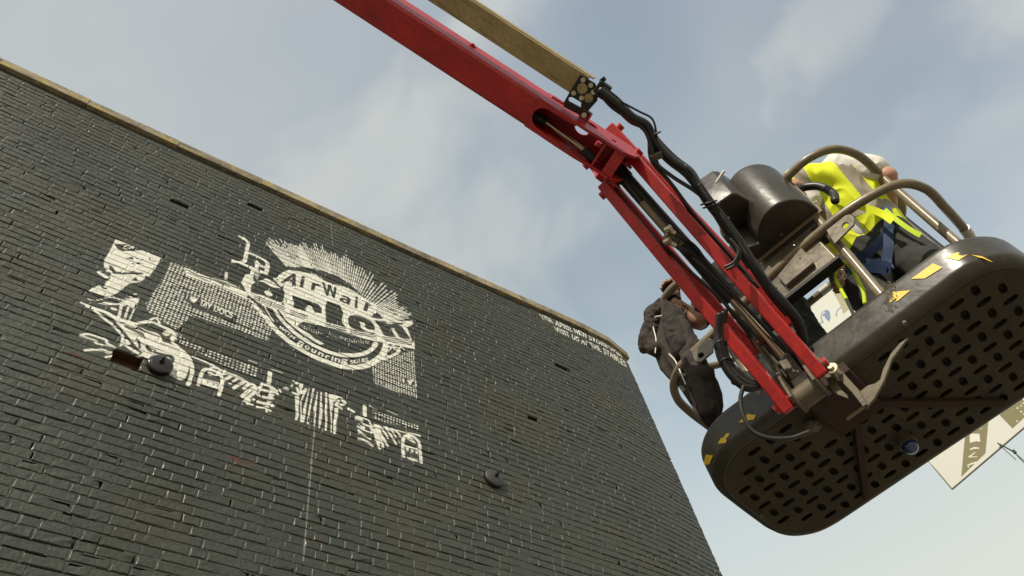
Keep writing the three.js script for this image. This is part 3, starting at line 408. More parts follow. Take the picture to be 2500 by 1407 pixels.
  // thin skin right behind the joints, left open at the empty sockets
  { buf = { p: [], t: [] }; const ys = [Y0 - 0.02]; for (let y = Y0; y < 10.6; y += 0.0757) ys.push(y); const step = 0.06;
    for (let k = 0; k < ys.length - 1; k++) for (let s = S0; s < S1 - 0.001; s += step) { const e = Math.min(S1 - 0.004, s + step), ym = (ys[k] + ys[k + 1]) / 2; if (ys[k + 1] > copingY(s) + 0.02) continue; if (recessBoxes.some((b) => e > b[0] - 0.01 && s < b[1] + 0.01 && ys[k + 1] > b[2] - 0.01 && ys[k] < b[3] + 0.01)) continue; void ym; quad([s, ys[k], -0.045], [e, ys[k], -0.045], [e, ys[k + 1], -0.045], [s, ys[k + 1], -0.045]); }
    part('backing', geoOf(buf), M.mortar, building); }
  // mortar bed under the coping
  { buf = { p: [], t: [] }; for (let s = S0; s < S1 - 0.001; s += 0.12) { const e = Math.min(S1 - 0.01, s + 0.12); quad([s, copingY(s) - 0.16, -0.007], [e, copingY(e) - 0.16, -0.007], [e, copingY(e) + 0.01, -0.005], [s, copingY(s) + 0.01, -0.005]); } part('bedding_mortar', geoOf(buf), M.mortar, building); }
  // coping stones
  let s = S0 - 0.1, k = 0; const stoneMats = [0, 1, 2].map((i) => { const m = M.stone.clone(); m.name = 'weathered_coping_stone_' + i; m.color.multiplyScalar([1, 0.86, 1.1][i]); m.map = tex(256, 256, (x, y) => { const a = tileNoise(x, y, 256, 8, i + 2), b = tileNoise(x, y, 256, 40, i + 5), v = 0.74 + 0.5 * (a - 0.5) + 0.4 * (b - 0.5), l = smooth(0.58, 0.7, a); return [v, v * (1 - 0.04 * l), v * (1 - 0.3 * l)]; }, true); return m; });
  while (s < 6.40) {
    const e = s < 6.01 ? Math.min(6.02, s + 0.62 + 0.4 * R()) : 6.41, g = new RoundedBoxGeometry(e - s - 0.001, 0.135, 0.42, 3, 0.009), P = g.attributes.position, dy = (R() - 0.5) * 0.014, dz = (R() - 0.5) * 0.012, m = (s + e) / 2;
    for (let i = 0; i < P.count; i++) { const x = P.getX(i) + m, nz = P.getZ(i) - 0.21 + 0.042 + dz + (noise(x * 9, P.getY(i) * 30, k) - 0.5) * 0.008; P.setXYZ(i, x, P.getY(i) + copingY(x) + 0.069 + dy + (noise(x * 7, 3, k) - 0.5) * 0.008, -D - bend(x) + nz); }
    g.computeVertexNormals(); part('coping_stone', g, stoneMats[k++ % 3], building); s = e;
  }
  // wall tie plates
  for (const [u, v, r, gloss] of [[388, 897, 0.094, 1], [1203, 1172, 0.098, 0]]) {
    const [cs, cy] = wallXY(u, v), prof = [[0.001, 0.052], [0.03, 0.05], [0.075, 0.046], [0.098, 0.040], [0.104, 0.035], [0.112, 0.036], [0.122, 0.031], [0.126, 0.022], [0.126, -0.004], [0.001, -0.004]].map(([a, b]) => new THREE.Vector2(a * r / 0.125, b));
    const g = new THREE.LatheGeometry(prof, 40); g.rotateX(Math.PI / 2); g.translate(cs, cy, -D + 0.008);
    const m = part('tie_plate', g, std(gloss ? 'black_gloss_plate' : 'black_satin_plate', gloss ? lin3(0.022, 0.018, 0.014) : lin3(0.04, 0.041, 0.035), gloss ? 0.2 : 0.5, 0, { bumpMap: gripTex, bumpScale: 0.002 }), building); m.userData.label = gloss ? 'round glossy black wall tie plate inside the mural' : 'round black wall tie plate below the mural';
    const nut = new THREE.CylinderGeometry(0.019, 0.019, 0.026, 6); nut.rotateX(Math.PI / 2); nut.translate(cs, cy, -D + 0.07); const stud = new THREE.CylinderGeometry(0.009, 0.009, 0.05, 10); stud.rotateX(Math.PI / 2); stud.translate(cs, cy, -D + 0.085); part('nut', [nut, stud], M.steelBlack, m);
  }
}
// ---------------------------------------------------------------- the boom lift
const lift = thing('boom_lift', 'red articulated boom lift holding a black work basket up beside the wall', 'boom lift', V(-4.6, 0, -0.5));
const UP = V(0, 1, 0);
// main boom: its edges run level across the view, so it lies square to it
const BE1 = V(0.908, -0.416, 0.045).normalize(), BE3 = V().crossVectors(BE1, UP).normalize(), BE2 = V().crossVectors(BE3, BE1);
const BO = at(1270, 300, 3.4), BW = 0.137, BH = 0.2;
const bp = (t, w, k) => BO.clone().addScaledVector(BE1, t).addScaledVector(BE3, w).addScaledVector(BE2, k);
const tOf = (u, v, k = 0) => { const P = onPlane(u, v, bp(0, 0, k), BE2).sub(BO); return [P.dot(BE1), P.dot(BE3)]; };
{
  const tS = tOf(1290, 295)[0], tE = tOf(1478, 440)[0], tB = -5.6;
  // outer section beyond the frame, inner section in view: chamfered box
  const c = 0.012, prof = [[c, 0], [BW - c, 0], [BW, c], [BW, BH - c], [BW - c, BH], [c, BH], [0, BH - c], [0, c]];
  const section = (t0, t1, g) => { const pts = []; for (const t of [t0, t1]) for (const [w, k] of prof) { const gw = w + (w > BW / 2 ? g : -g), gk = k + (k > BH / 2 ? g : -g); pts.push(bp(t, gw, gk)); } return new ConvexGeometry(pts); };
  const boom = part('boom', section(tB, tS, 0), M.red, lift);
  const hub = tOf(1153, 113); void hub;
  { const P = onPlane(1153, 113, bp(0, BW, 0), BE3); part('boom_boss', [cyl(P, P.clone().addScaledVector(BE3, 0.006), 0.017, 0.017, 24), cyl(P, P.clone().addScaledVector(BE3, 0.012), 0.009, 0.009, 16)], M.red, boom); }
  { const P = onPlane(1345, 235, bp(0, BW, 0), BE3), Q = P.clone().addScaledVector(BE1, 0.13).addScaledVector(BE2, 0.01); part('cable_slot_cover', beam(P, Q, 0.016, 0.04, BE2, 0.008), M.red, boom); }
  // head: bottom plate with an open slot, two cheek plates with holes, top plate
  const t0 = tS - 0.004, slot = (u, v) => { const [t, w] = tOf(u, v); return bp(t, w, 0); };
  const L = tE - t0, uv = (t, w) => bp(t0 + t, w, 0);
  const arcPts = []; for (let i = 0; i <= 10; i++) { const a = Math.PI * (0.5 + i / 10); arcPts.push(uv(0.055 + 0.05 * Math.cos(a), BW / 2 + 0.046 * Math.sin(a))); }
  const head = part('boom_head', plate([uv(0, 0), uv(0.03, 0), uv(L * 0.45, 0), uv(L * 0.45, 0.018), ...arcPts.reverse().map((p) => p), uv(L * 0.45, BW - 0.018), uv(L * 0.45, BW), uv(0, BW)], uv(0, 0), BE1, BE3, 0.008, [], 0), M.red, lift); void slot;
  const cheek = (w, holes, shape) => plate(shape.map(([t, k]) => bp(t0 + t, w, k)), bp(t0, w, 0), BE1, BE2, 0.01, holes.map(([t, k, a, b]) => Array.from({ length: 20 }, (_, i) => { const q = -i / 20 * 2 * Math.PI; return bp(t0 + t + a * Math.cos(q), w, k + b * Math.sin(q)); })), 0.0015);
  const outline = [[0, 0], [L * 0.35, -0.012], [L * 0.6, -0.012], [L * 0.72, 0], [L, 0], [L + 0.05, 0.05], [L + 0.07, 0.13], [L + 0.02, BH + 0.01], [L * 0.6, BH], [0, BH]];
  part('cheek_plate', cheek(BW - 0.011, [[L * 0.58, 0.12, 0.034, 0.03], [L * 0.86, 0.09, 0.016, 0.016]], outline), M.red, head);
  part('cheek_plate', cheek(0.001, [[L * 0.36, 0.05, 0.05, 0.026], [L * 0.62, 0.045, 0.045, 0.026]], outline), M.red, head);
  { const T = (t, w) => bp(t0 + t, w, BH - 0.004), oval = Array.from({ length: 18 }, (_, i) => { const q = i / 18 * 2 * Math.PI; return T(L * 0.5 + 0.036 * Math.cos(q), BW * 0.62 + 0.024 * Math.sin(q)); }); part('top_plate', plate([T(0, 0.013), T(L + 0.03, 0.013), T(L + 0.03, BW - 0.013), T(0, BW - 0.013)], T(0, 0), BE1, BE3, 0.01, [oval], 0.001), M.red, head); }
  part('end_web', [beam(bp(t0 + L * 0.8, 0.012, 0.06), bp(t0 + L * 0.8, BW - 0.012, 0.06), 0.01, 0.11, BE2, 0.002), beam(bp(t0 + L - 0.01, 0.012, 0.03), bp(t0 + L - 0.01, BW - 0.012, 0.03), 0.05, 0.05, BE2, 0.004)], M.red, head);
  // levelling cylinder inside the head
  part('levelling_rod', cyl(onPlane(1318, 288, bp(0, 0, 0.075), BE2), onPlane(1426, 367, bp(0, 0, 0.055), BE2), 0.0105), M.chrome, lift);
  part('levelling_barrel', cyl(onPlane(1322, 300, bp(0, 0, 0.085), BE2).addScaledVector(BE1, -0.12), onPlane(1335, 300, bp(0, 0, 0.085), BE2), 0.024), M.steelBlack, lift);
  part('rod_clevis', [beam(onPlane(1423, 365, bp(0, 0, 0.055), BE2), onPlane(1455, 392, bp(0, 0, 0.055), BE2), 0.036, 0.04, BE2, 0.008)], M.steelBlack, lift);
  for (const [u, v] of [[1462, 350]]) { const P = onPlane(u, v, bp(0, BW + 0.001, 0), BE3); part('pivot_pin', cyl(P.clone().addScaledVector(BE3, -0.012), P.clone().addScaledVector(BE3, 0.006), 0.013), M.red, head); }
  // cable tray beside the boom, its end plate and gland
  const tw = BW + 0.075, tk = 0.075, TP = bp(0, tw, tk), tl = (u, v) => { const P = onPlane(u, v, TP, BE2).sub(BO); return [P.dot(BE1), P.dot(BE3)]; };
  const [ta, wa] = tl(1388, 225), [tb, wb] = tl(1449, 195), te = (ta + tb) / 2 + 0.01, trayW = wb - wa;
  const tray = part('cable_tray', [beam(bp(-5.2, (wa + wb) / 2, tk + 0.03), bp(te, (wa + wb) / 2, tk + 0.03), trayW, 0.06, BE2, 0.004)], M.tray, lift);
  part('tray_lip', beam(bp(-5.2, wb + 0.001, tk + 0.045), bp(te + 0.02, wb + 0.001, tk + 0.045), 0.006, 0.05, BE2, 0.002), M.tray, tray);
  const ep = (u, v) => onPlane(u, v, bp(0, 0, tk - 0.004), BE2);
  const epx = [[1418, 183], [1452, 203], [1462, 222], [1458, 246], [1432, 275], [1376, 252], [1391, 226]];
  const slotPx = []; for (let i = 0; i <= 8; i++) { const a = Math.PI * 0.5 + Math.PI * i / 8 - 0.55; slotPx.push([1395 + 8 * Math.cos(a), 244 + 8 * Math.sin(a)]); } for (let i = 0; i <= 8; i++) { const a = -Math.PI * 0.5 + Math.PI * i / 8 - 0.55 + 1.1; slotPx.push([1414 + 7 * Math.cos(a), 257 + 7 * Math.sin(a)]); }
  const hull = [[1388, 238], [1397, 236], [1420, 250], [1419, 262], [1412, 266], [1389, 250]];
  const endPlate = part('tray_end_plate', plate(epx.map(([u, v]) => ep(u, v)), ep(1418, 183), BE1, BE3, 0.005, [hull.map(([u, v]) => ep(u, v)).reverse()], 0.001), M.steelBlack, tray);
  for (const [u, v, r] of [[1422, 216, 0.0225], [1438, 239, 0.019]]) { const P = ep(u, v); part('knockout_disc', cyl(P.clone().addScaledVector(BE2, -0.0065), P.clone().addScaledVector(BE2, -0.001), r, r, 28), M.tray, endPlate); }
  for (const [u, v] of [[1424, 195], [1443, 208], [1401, 227], [1420, 239], [1449, 225]]) { const P = ep(u, v); part('bolt', [cyl(P.clone().addScaledVector(BE2, -0.012), P, 0.0075, 0.0075, 6), cyl(P.clone().addScaledVector(BE2, -0.007), P, 0.0105, 0.0105, 14)], M.zinc, endPlate); }
  part('tray_bracket', [beam(ep(1380, 252), ep(1440, 284), 0.03, 0.02, BE2, 0.003)], M.steelBlack, tray);
  part('bracket_foot', [beam(ep(1418, 275).addScaledVector(BE2, 0.01), ep(1440, 290).addScaledVector(BE2, 0.01), 0.045, 0.04, BE2, 0.006)], M.red, head);
  { const P = ep(1428, 279); part('bolt', cyl(P.clone().addScaledVector(BE2, -0.03), P.clone().addScaledVector(BE2, -0.008), 0.012, 0.012, 6), M.zinc, head); }
  part('cable_gland', [beam(ep(1458, 208), ep(1486, 228), 0.055, 0.05, BE2, 0.006), beam(ep(1466, 200), ep(1478, 190), 0.02, 0.02, BE2, 0.005)], M.steelBlack, tray);
}
// ---- knuckle, riser and wheeled base, out of view to the left
{
  const K = bp(-5.6, BW / 2, BH / 2), base = V(-4.6, 0, -0.5), T = V(-4.5, 1.5, -0.5);
  part('knuckle', [cyl(K.clone().addScaledVector(BE3, -0.16), K.clone().addScaledVector(BE3, 0.16), 0.19, 0.19, 28)], M.red, lift);
  part('riser', [beam(K.clone().addScaledVector(BE3, -0.13), T.clone().add(V(0, 0, -0.13)), 0.05, 0.2, V(1, 0, 0), 0.01), beam(K.clone().addScaledVector(BE3, 0.13), T.clone().add(V(0, 0, 0.13)), 0.05, 0.2, V(1, 0, 0), 0.01)], M.red, lift);
  const tt = part('turntable', [place(new RoundedBoxGeometry(1.5, 0.7, 0.9, 3, 0.06), V(-4.7, 1.2, -0.5), V(1, 0, 0), UP, V(0, 0, 1)), cyl(V(-4.6, 0.6, -0.5), V(-4.6, 0.86, -0.5), 0.34, 0.34, 32)], M.red, lift); void tt;
  part('chassis', place(new RoundedBoxGeometry(2.0, 0.26, 0.95, 3, 0.04), base.clone().setY(0.5), V(1, 0, 0), UP, V(0, 0, 1)), M.steelBlack, lift);
  for (const sx of [-0.75, 0.75]) for (const sz of [-0.62, 0.62]) { const c = base.clone().add(V(sx, 0.33, sz)); const w = part('wheel', cyl(c.clone().add(V(0, 0, -0.12)), c.clone().add(V(0, 0, 0.12)), 0.33, 0.33, 32), M.rubber, lift); part('rim', cyl(c.clone().add(V(0, 0, -0.125)), c.clone().add(V(0, 0, 0.125)), 0.17, 0.17, 24), M.tan, w); }
}
// ---- jib: four red links, cylinder, pins
const JA = B(-0.392, 2.37, -0.076), JB = B(-0.215, 2.37, -0.035), JC = B(-0.382, 2.37, 0.263), JD = B(-0.190, 2.37, 0.272);
const HA = at(1485, 465, 3.514), HB = at(1545, 385, 3.534), HC = HA.clone().add(V(0, 0.33, 0)), HD = HB.clone().add(V(0, 0.31, 0));
{
  const jd = JA.clone().sub(HA).normalize(), jn = V().crossVectors(jd, AX).normalize();
  const link = (h, j, w, t) => { const d = j.clone().sub(h).normalize(); const m = part('jib_link', beam(h.clone().addScaledVector(d, -0.035), j.clone().addScaledVector(d, 0.035), w, t, jn, 0.007), M.red, lift);
    for (const [P, r] of [[h, 0.019], [j, 0.021]]) part('pivot_pin', [cyl(P.clone().addScaledVector(AX, -w / 2 - 0.018), P.clone().addScaledVector(AX, w / 2 + 0.022), r, r, 20)], M.red, m); return m; };
  link(HA, JA, 0.05, 0.066); link(HB, JB, 0.05, 0.066); link(HC, JC, 0.05, 0.06); link(HD, JD, 0.05, 0.06);
  // pivot bracket on the boom head
  const hp = (P, d) => P.clone().addScaledVector(AX, d);
  const tE = tOf(1478, 440)[0];
  const bracketAt = (a, c, d) => new ConvexGeometry([0, 0.012].flatMap((s) => [hp(a, d + s).add(V(0.02, -0.03, 0)), hp(a, d + s).add(V(-0.03, 0.0, 0)), hp(c, d + s).add(V(0.02, 0.03, 0)), hp(c, d + s).add(V(-0.05, 0.01, 0)), hp(a, d + s).lerp(hp(c, d + s), 0.5).add(V(0.045, 0, 0))]));
  part('jib_pivot_bracket', [bracketAt(HA, HC, 0.034), bracketAt(HB, HD, -0.046), new ConvexGeometry([HA, HB].flatMap((P) => [P.clone().add(V(-0.05, 0.08, 0)), P.clone().add(V(0.0, 0.05, 0)), P.clone().add(V(-0.03, 0.2, 0)), P.clone().add(V(0.02, 0.18, 0))])),
    new ConvexGeometry([bp(tE - 0.03, 0.02, 0.03), bp(tE - 0.03, BW - 0.01, 0.03), bp(tE - 0.03, 0.02, BH - 0.03), bp(tE - 0.03, BW - 0.01, BH - 0.03), HA.clone().lerp(HC, 0.15), HA.clone().lerp(HC, 0.8), HB.clone().lerp(HD, 0.15), HB.clone().lerp(HD, 0.8)])], M.red, lift);
  const cm = (a, b, c, d, k) => a.clone().add(b).multiplyScalar(0.5 * (1 - k)).add(c.clone().add(d).multiplyScalar(0.5 * k));
  const c0 = cm(HA, HB, HC, HD, 0.15), c1 = cm(JA, JB, JC, JD, 0.55), cd = c1.clone().sub(c0).normalize();
  const jc = part('jib_cylinder', [cyl(c0, c0.clone().lerp(c1, 0.72), 0.033, 0.033, 26), cyl(c0.clone().addScaledVector(cd, -0.02), c0.clone().addScaledVector(cd, 0.06), 0.038, 0.038, 26)], M.steelBlack, lift);
  part('cylinder_rod', cyl(c0.clone().lerp(c1, 0.7), c1, 0.018), M.chrome, jc);
  const off = jn.clone().multiplyScalar(jn.y < 0 ? 0.045 : -0.045).addScaledVector(AX, -0.012);
  part('hard_pipe', [cyl(c0.clone().lerp(c1, 0.2).add(off), c0.clone().lerp(c1, 0.42).add(off), 0.015, 0.015), cyl(c0.clone().lerp(c1, 0.42).add(off), c0.clone().lerp(c1, 0.445).add(off), 0.021, 0.021, 6)], M.tan, jc);
  for (const [u, v, u2, v2, d] of [[1630, 558, 1648, 570, 3.30], [1628, 588, 1650, 600, 3.29]]) { const f = part('hose_fitting', [cyl(at(u, v, d), at(u2, v2, d + 0.01), 0.011, 0.011, 6), cyl(at(u - 4, v + 4, d), at(u + 8, v - 2, d - 0.012), 0.016, 0.016, 6)], M.zinc, jc); part('hydraulic_hose', tube([at(u2, v2, d + 0.01), at(u2 + 22, v2 + 14, d + 0.02), at(u2 + 50, v2 + 34, d + 0.06), at(u2 + 120, v2 + 140, d + 0.08), at(u2 + 190, v2 + 230, d + 0.1)], 0.0085), M.rubber, f); }
  part('valve_block', beam(at(1625, 572, 3.34), at(1655, 590, 3.35), 0.05, 0.05, UP, 0.006), M.bracket, jc);
  for (const [o, r] of [[0.03, 0.008], [-0.02, 0.007]]) part('hydraulic_hose', tube([c0.clone().addScaledVector(AX, o - 0.02).add(off), c0.clone().lerp(c1, 0.35).addScaledVector(AX, o - 0.035).add(off), c0.clone().lerp(c1, 0.7).addScaledVector(AX, o).add(off), c1.clone().addScaledVector(AX, o)], r), M.rubber, jc);
}
// ---- hose bundle from the cable tray to the basket
{
  const path = (list) => list.map(([u, v, d]) => at(u, v, d));
  const main = [[1468, 222, 3.36], [1500, 248, 3.36], [1545, 285, 3.38], [1580, 305, 3.38], [1600, 345, 3.38], [1640, 388, 3.36], [1682, 418, 3.34], [1706, 455, 3.32], [1730, 490, 3.3], [1765, 535, 3.28], [1800, 585, 3.26], [1835, 645, 3.24], [1880, 705, 3.25], [1925, 755, 3.26], [1950, 790, 3.3], [1962, 835, 3.34]];
  const hose = (list, r, name = 'hose') => part(name, tube(path(list), r, 10, list.length * 10), M.rubber, lift);
  const shift = (l, a, b, d, w) => l.map(([u, v, z], i) => [u + a + w * Math.sin(i * 1.3 + a), v + b + w * Math.cos(i * 1.7 + b), z + d]);
  const trunk = hose(main, 0.0165, 'hose_trunk');
  part('corrugated_sleeve', (() => { const c = new THREE.CatmullRomCurve3(path(main.slice(7, 13)), false, 'centripetal'), g = []; for (let i = 0; i < 70; i++) { const t = new THREE.TorusGeometry(0.017, 0.0035, 5, 14), p = c.getPointAt(i / 70), d = c.getTangentAt(i / 70), s = V().crossVectors(d, UP).normalize(); place(t, p, s, V().crossVectors(d, s), d); g.push(t); } return merge(g); })(), M.rubber, trunk);
  part('corrugated_sleeve', (() => { const c = new THREE.CatmullRomCurve3(path(main.slice(12)), false, 'centripetal'), g = []; for (let i = 0; i < 40; i++) { const t = new THREE.TorusGeometry(0.0175, 0.004, 5, 14), p = c.getPointAt(i / 40), d = c.getTangentAt(i / 40), s = V().crossVectors(d, UP).normalize(); place(t, p, s, V().crossVectors(d, s), d); g.push(t); } return merge(g); })(), M.rubber, trunk);
  hose(shift(main.slice(0, 13), 7, -4, 0.01, 3), 0.007); hose(shift(main.slice(0, 12), -8, 8, 0.02, 4), 0.008); hose(shift(main.slice(1, 14), -4, 11, 0.03, 3), 0.0065);
  hose([[1470, 235, 3.37], [1495, 262, 3.37], [1540, 292, 3.38], [1575, 320, 3.37], [1590, 360, 3.36], [1600, 395, 3.36], [1640, 430, 3.35], [1690, 462, 3.33], [1725, 488, 3.31]], 0.0085);
  hose([[1500, 240, 3.36], [1560, 272, 3.36], [1592, 290, 3.36], [1602, 320, 3.36], [1604, 345, 3.37]], 0.0045);
  hose([[1585, 345, 3.38], [1590, 390, 3.38], [1640, 450, 3.38], [1700, 530, 3.38], [1770, 610, 3.38], [1850, 700, 3.36]], 0.008); hose([[1595, 355, 3.39], [1605, 400, 3.4], [1655, 470, 3.4], [1715, 560, 3.4], [1780, 640, 3.38], [1840, 690, 3.36]], 0.0085);
  hose([[1785, 585, 3.24], [1802, 612, 3.22], [1792, 640, 3.2], [1770, 652, 3.2]], 0.006); hose([[1790, 588, 3.25], [1808, 616, 3.23], [1797, 646, 3.21], [1776, 658, 3.21]], 0.006);
  for (const [u, v, u2, v2] of [[1595, 330, 1612, 322], [1672, 402, 1690, 425], [1712, 500, 1750, 490], [1718, 508, 1756, 497], [1768, 545, 1780, 532], [1840, 655, 1856, 645], [1880, 715, 1896, 703]]) part('cable_tie', (() => { const a = at(u, v, 3.3), b = at(u2, v2, 3.3), m = a.clone().lerp(b, 0.5), x = b.clone().sub(a).normalize(), d = ray((u + u2) / 2, (v + v2) / 2), n = V().crossVectors(x, d).normalize(); const t = new THREE.TorusGeometry(a.distanceTo(b) * 0.5, 0.0045, 6, 20); return place(t, m, x, V().crossVectors(n, x), n); })(), M.rubber, trunk);
  part('hose_clamp', beam(at(1588, 388, 3.36), at(1618, 376, 3.36), 0.03, 0.02, UP, 0.004), M.bracket, lift);
  // loops at the wall end of the basket
  const l1 = [[1756, 770, 3.2], [1752, 810, 3.2], [1757, 850, 3.18], [1772, 892, 3.17], [1795, 925, 3.16], [1825, 945, 3.16], [1870, 940, 3.2]];
  hose(l1, 0.012); hose(shift(l1, 8, -5, 0.01, 2), 0.011); hose(shift(l1, -5, 4, 0.02, 2), 0.01); hose(shift(l1, 14, -10, 0.02, 3), 0.009);
  hose([[1815, 945, 3.15], [1808, 975, 3.13], [1815, 1015, 3.1], [1835, 1050, 3.08], [1870, 1068, 3.07], [1930, 1070, 3.08], [1975, 1055, 3.1]], 0.0085);
  for (const [u, v] of [[1756, 845], [1768, 888], [1797, 930]]) part('cable_tie', (() => { const t = new THREE.TorusGeometry(0.024, 0.004, 6, 18), P = at(u + 4, v - 2, 3.18); return place(t, P, AX, AQ, V().crossVectors(AX, AQ)); })(), M.rubber, lift);
}
// ---- basket
const P0 = -0.9, P1 = 0.638, Q0 = 2.485, Q1 = 3.332, RC = 0.26;
function rim(n = 14, grow = 0) {                                      // points and outward normals round the basket
  const out = []; for (const [cp, cq, a0] of [[P1 - RC, Q0 + RC, -90], [P1 - RC, Q1 - RC, 0], [P0 + RC, Q1 - RC, 90], [P0 + RC, Q0 + RC, 180]]) for (let i = 0; i <= n; i++) { const a = (a0 + 90 * i / n) * Math.PI / 180, x = Math.cos(a), y = Math.sin(a); out.push([cp + (RC + grow) * x, cq + (RC + grow) * y, x, y]); } return out;
}
{
  // bumper ring: profile swept round the rim
  const prof = [[-0.05, 0.004], [-0.028, 0.002], [-0.004, 0.04], [0, 0.055], [0, 0.168], [-0.004, 0.184], [-0.014, 0.196], [-0.03, 0.2], [-0.055, 0.2], [-0.06, 0.19], [-0.06, 0.02]];
  const base = rim(16), pts = []; for (let i = 0; i < base.length; i++) { const a = base[i], b = base[(i + 1) % base.length]; pts.push(a); const d = Math.hypot(b[0] - a[0], b[1] - a[1]); const k = Math.floor(d / 0.08); for (let m = 1; m <= k; m++) { const t = m / (k + 1); pts.push([mix(a[0], b[0], t), mix(a[1], b[1], t), a[2], a[3]]); } }
  const idx = [], pos = []; const n = pts.length, m = prof.length;
  pts.forEach(([p, q, x, y], i) => prof.forEach(([o, h]) => { const wob = 0.0025 * (noise(i * 0.35, h * 12, 4) - 0.5); const w = B(p + x * (o + wob), q + y * (o + wob), h); pos.push(w.x, w.y, w.z); }));
  for (let i = 0; i < n; i++) for (let j = 0; j < m; j++) { const a = i * m + j, b = ((i + 1) % n) * m + j, c = ((i + 1) % n) * m + (j + 1) % m, d = i * m + (j + 1) % m; idx.push(a, c, b, a, d, c); }
  const g = new THREE.BufferGeometry(); g.setAttribute('position', new THREE.Float32BufferAttribute(pos, 3)); g.setIndex(idx); g.computeVertexNormals();
  const bump = part('bumper', g, M.bumper, lift);
  // worn yellow chevrons stuck on it
  const outer = (u, v) => { let r = ray(u, v), lo = 2.2, hi = 4.2; const inside = (t) => { const [p, q] = toB(eye.clone().addScaledVector(r, t)); const dx = Math.max(Math.abs(p - (P0 + P1) / 2) - ((P1 - P0) / 2 - RC), 0), dy = Math.max(Math.abs(q - (Q0 + Q1) / 2) - ((Q1 - Q0) / 2 - RC), 0); return Math.hypot(dx, dy) < RC + 0.0026 && q > 2.4; }; for (let i = 0; i < 200; i++) { const t = lo + (hi - lo) * i / 200; if (inside(t)) { lo = t - (hi - lo) / 200; hi = t; break; } } for (let i = 0; i < 26; i++) { const t = (lo + hi) / 2; inside(t) ? hi = t : lo = t; } return eye.clone().addScaledVector(r, hi); };
  const patch = (c, gone = []) => { const K = 10, g2 = [], ps = []; for (let i = 0; i <= K; i++) for (let j = 0; j <= K; j++) { const a = i / K, b = j / K; const u = mix(mix(c[0][0], c[1][0], a), mix(c[3][0], c[2][0], a), b), v = mix(mix(c[0][1], c[1][1], a), mix(c[3][1], c[2][1], a), b); ps.push(outer(u, v)); } for (let i = 0; i < K; i++) for (let j = 0; j < K; j++) { if (gone.some(([x, y, r]) => Math.hypot((i + 0.5) / K - x, (j + 0.5) / K - y) < r)) continue; const a = ps[i * (K + 1) + j], b = ps[(i + 1) * (K + 1) + j], d = ps[(i + 1) * (K + 1) + j + 1], e = ps[i * (K + 1) + j + 1]; for (const q of [a, b, d, a, d, e]) g2.push(q.x, q.y, q.z); } const gg = new THREE.BufferGeometry(); gg.setAttribute('position', new THREE.Float32BufferAttribute(g2, 3)); gg.computeVertexNormals(); return gg; };
  for (const [c, gone] of [[[[2225, 681], [2278, 643], [2302, 653], [2258, 680]], []], [[[2172, 738], [2180, 713], [2223, 709], [2192, 735]], [[0.05, 0.5, 0.25]]], [[[2308, 628], [2338, 616], [2362, 622], [2340, 636]], [[1, 0.6, 0.3]]], [[[2372, 622], [2398, 626], [2425, 640], [2405, 634]], [[0.3, 0.8, 0.3]]],
    [[[1803, 1032], [1826, 1011], [1846, 1014], [1838, 1030]], [[0.0, 0.9, 0.3]]], [[[1752, 1084], [1766, 1060], [1782, 1058], [1772, 1082]], [[0.9, 0.1, 0.35], [0.5, 1, 0.2]]], [[[1717, 1136], [1723, 1110], [1741, 1112], [1732, 1134]], [[0.1, 0, 0.15]]]]) part('yellow_chevron', patch(c, gone), M.yellow, bump);
  // bare scraped spot
  { const R = rng(77), list = []; for (let i = 0; i < 70; i++) { const u = 2170 + (R() + R() - 1) * 20, v = 722 + (R() - 0.5) * 70, a = outer(u, v), b = outer(u + 2 + 5 * R(), v + 2 + 8 * R()); list.push(cyl(a, b, 0.0012 + 0.0012 * R(), 0.001, 5)); } part('scraped_shavings', list, M.bracket, bump, 'stuff'); }
  // floor: solid deck above, punched plate below
  const inset = rim(10, -0.045).map(([p, q]) => new THREE.Vector2(p, q)), deckShape = new THREE.Shape(inset);
  const flat = (shape, y, t) => { const g3 = new THREE.ExtrudeGeometry(shape, { depth: t, bevelEnabled: false, curveSegments: 6 }), p = g3.attributes.position; for (let i = 0; i < p.count; i++) { const w = B(p.getX(i), p.getY(i), y + p.getZ(i)); p.setXYZ(i, w.x, w.y, w.z); } const ix = []; if (!g3.index) for (let i = 0; i < p.count; i += 3) ix.push(i, i + 2, i + 1); g3.setIndex(ix); const o = g3.toNonIndexed(); o.deleteAttribute('uv'); o.computeVertexNormals(); return o; };
  part('deck', flat(deckShape, 0.03, 0.02), std('deck_top', lin3(0.04, 0.033, 0.024), 0.85), lift);
  const punched = new THREE.Shape(inset), step = 0.08, R2 = rng(31); let row = 0;
  for (let q = Q0 + 0.1; q < Q1 - 0.07; q += step, row++) { let colI = 0; for (let p = P0 + 0.1; p < P1 - 0.08; p += step, colI++) {
    const dx = Math.max(Math.abs(p - (P0 + P1) / 2) - ((P1 - P0) / 2 - RC), 0), dy = Math.max(Math.abs(q - (Q0 + Q1) / 2) - ((Q1 - Q0) / 2 - RC), 0); if (Math.hypot(dx, dy) > RC - 0.09) continue; if (p > -0.42 && p < -0.08 && q < 2.8) continue;
    const alongP = (row + colI) % 2 === 0, a = alongP ? 0.031 : 0.016, b = alongP ? 0.016 : 0.031, path = new THREE.Path(), N = 14; const pr = []; for (let i = 0; i < N; i++) { const t = -i / N * 2 * Math.PI, ct = Math.cos(t), st = Math.sin(t), k = Math.pow(Math.pow(Math.abs(ct), 2.6) + Math.pow(Math.abs(st), 2.6), -1 / 2.6); pr.push(new THREE.Vector2(p + a * k * ct + (R2() - 0.5) * 0.0006, q + b * k * st)); } path.setFromPoints(pr); punched.holes.push(path); } }
  const fl = part('floor_plate', flat(punched, 0.002, 0.006), M.floor, lift);
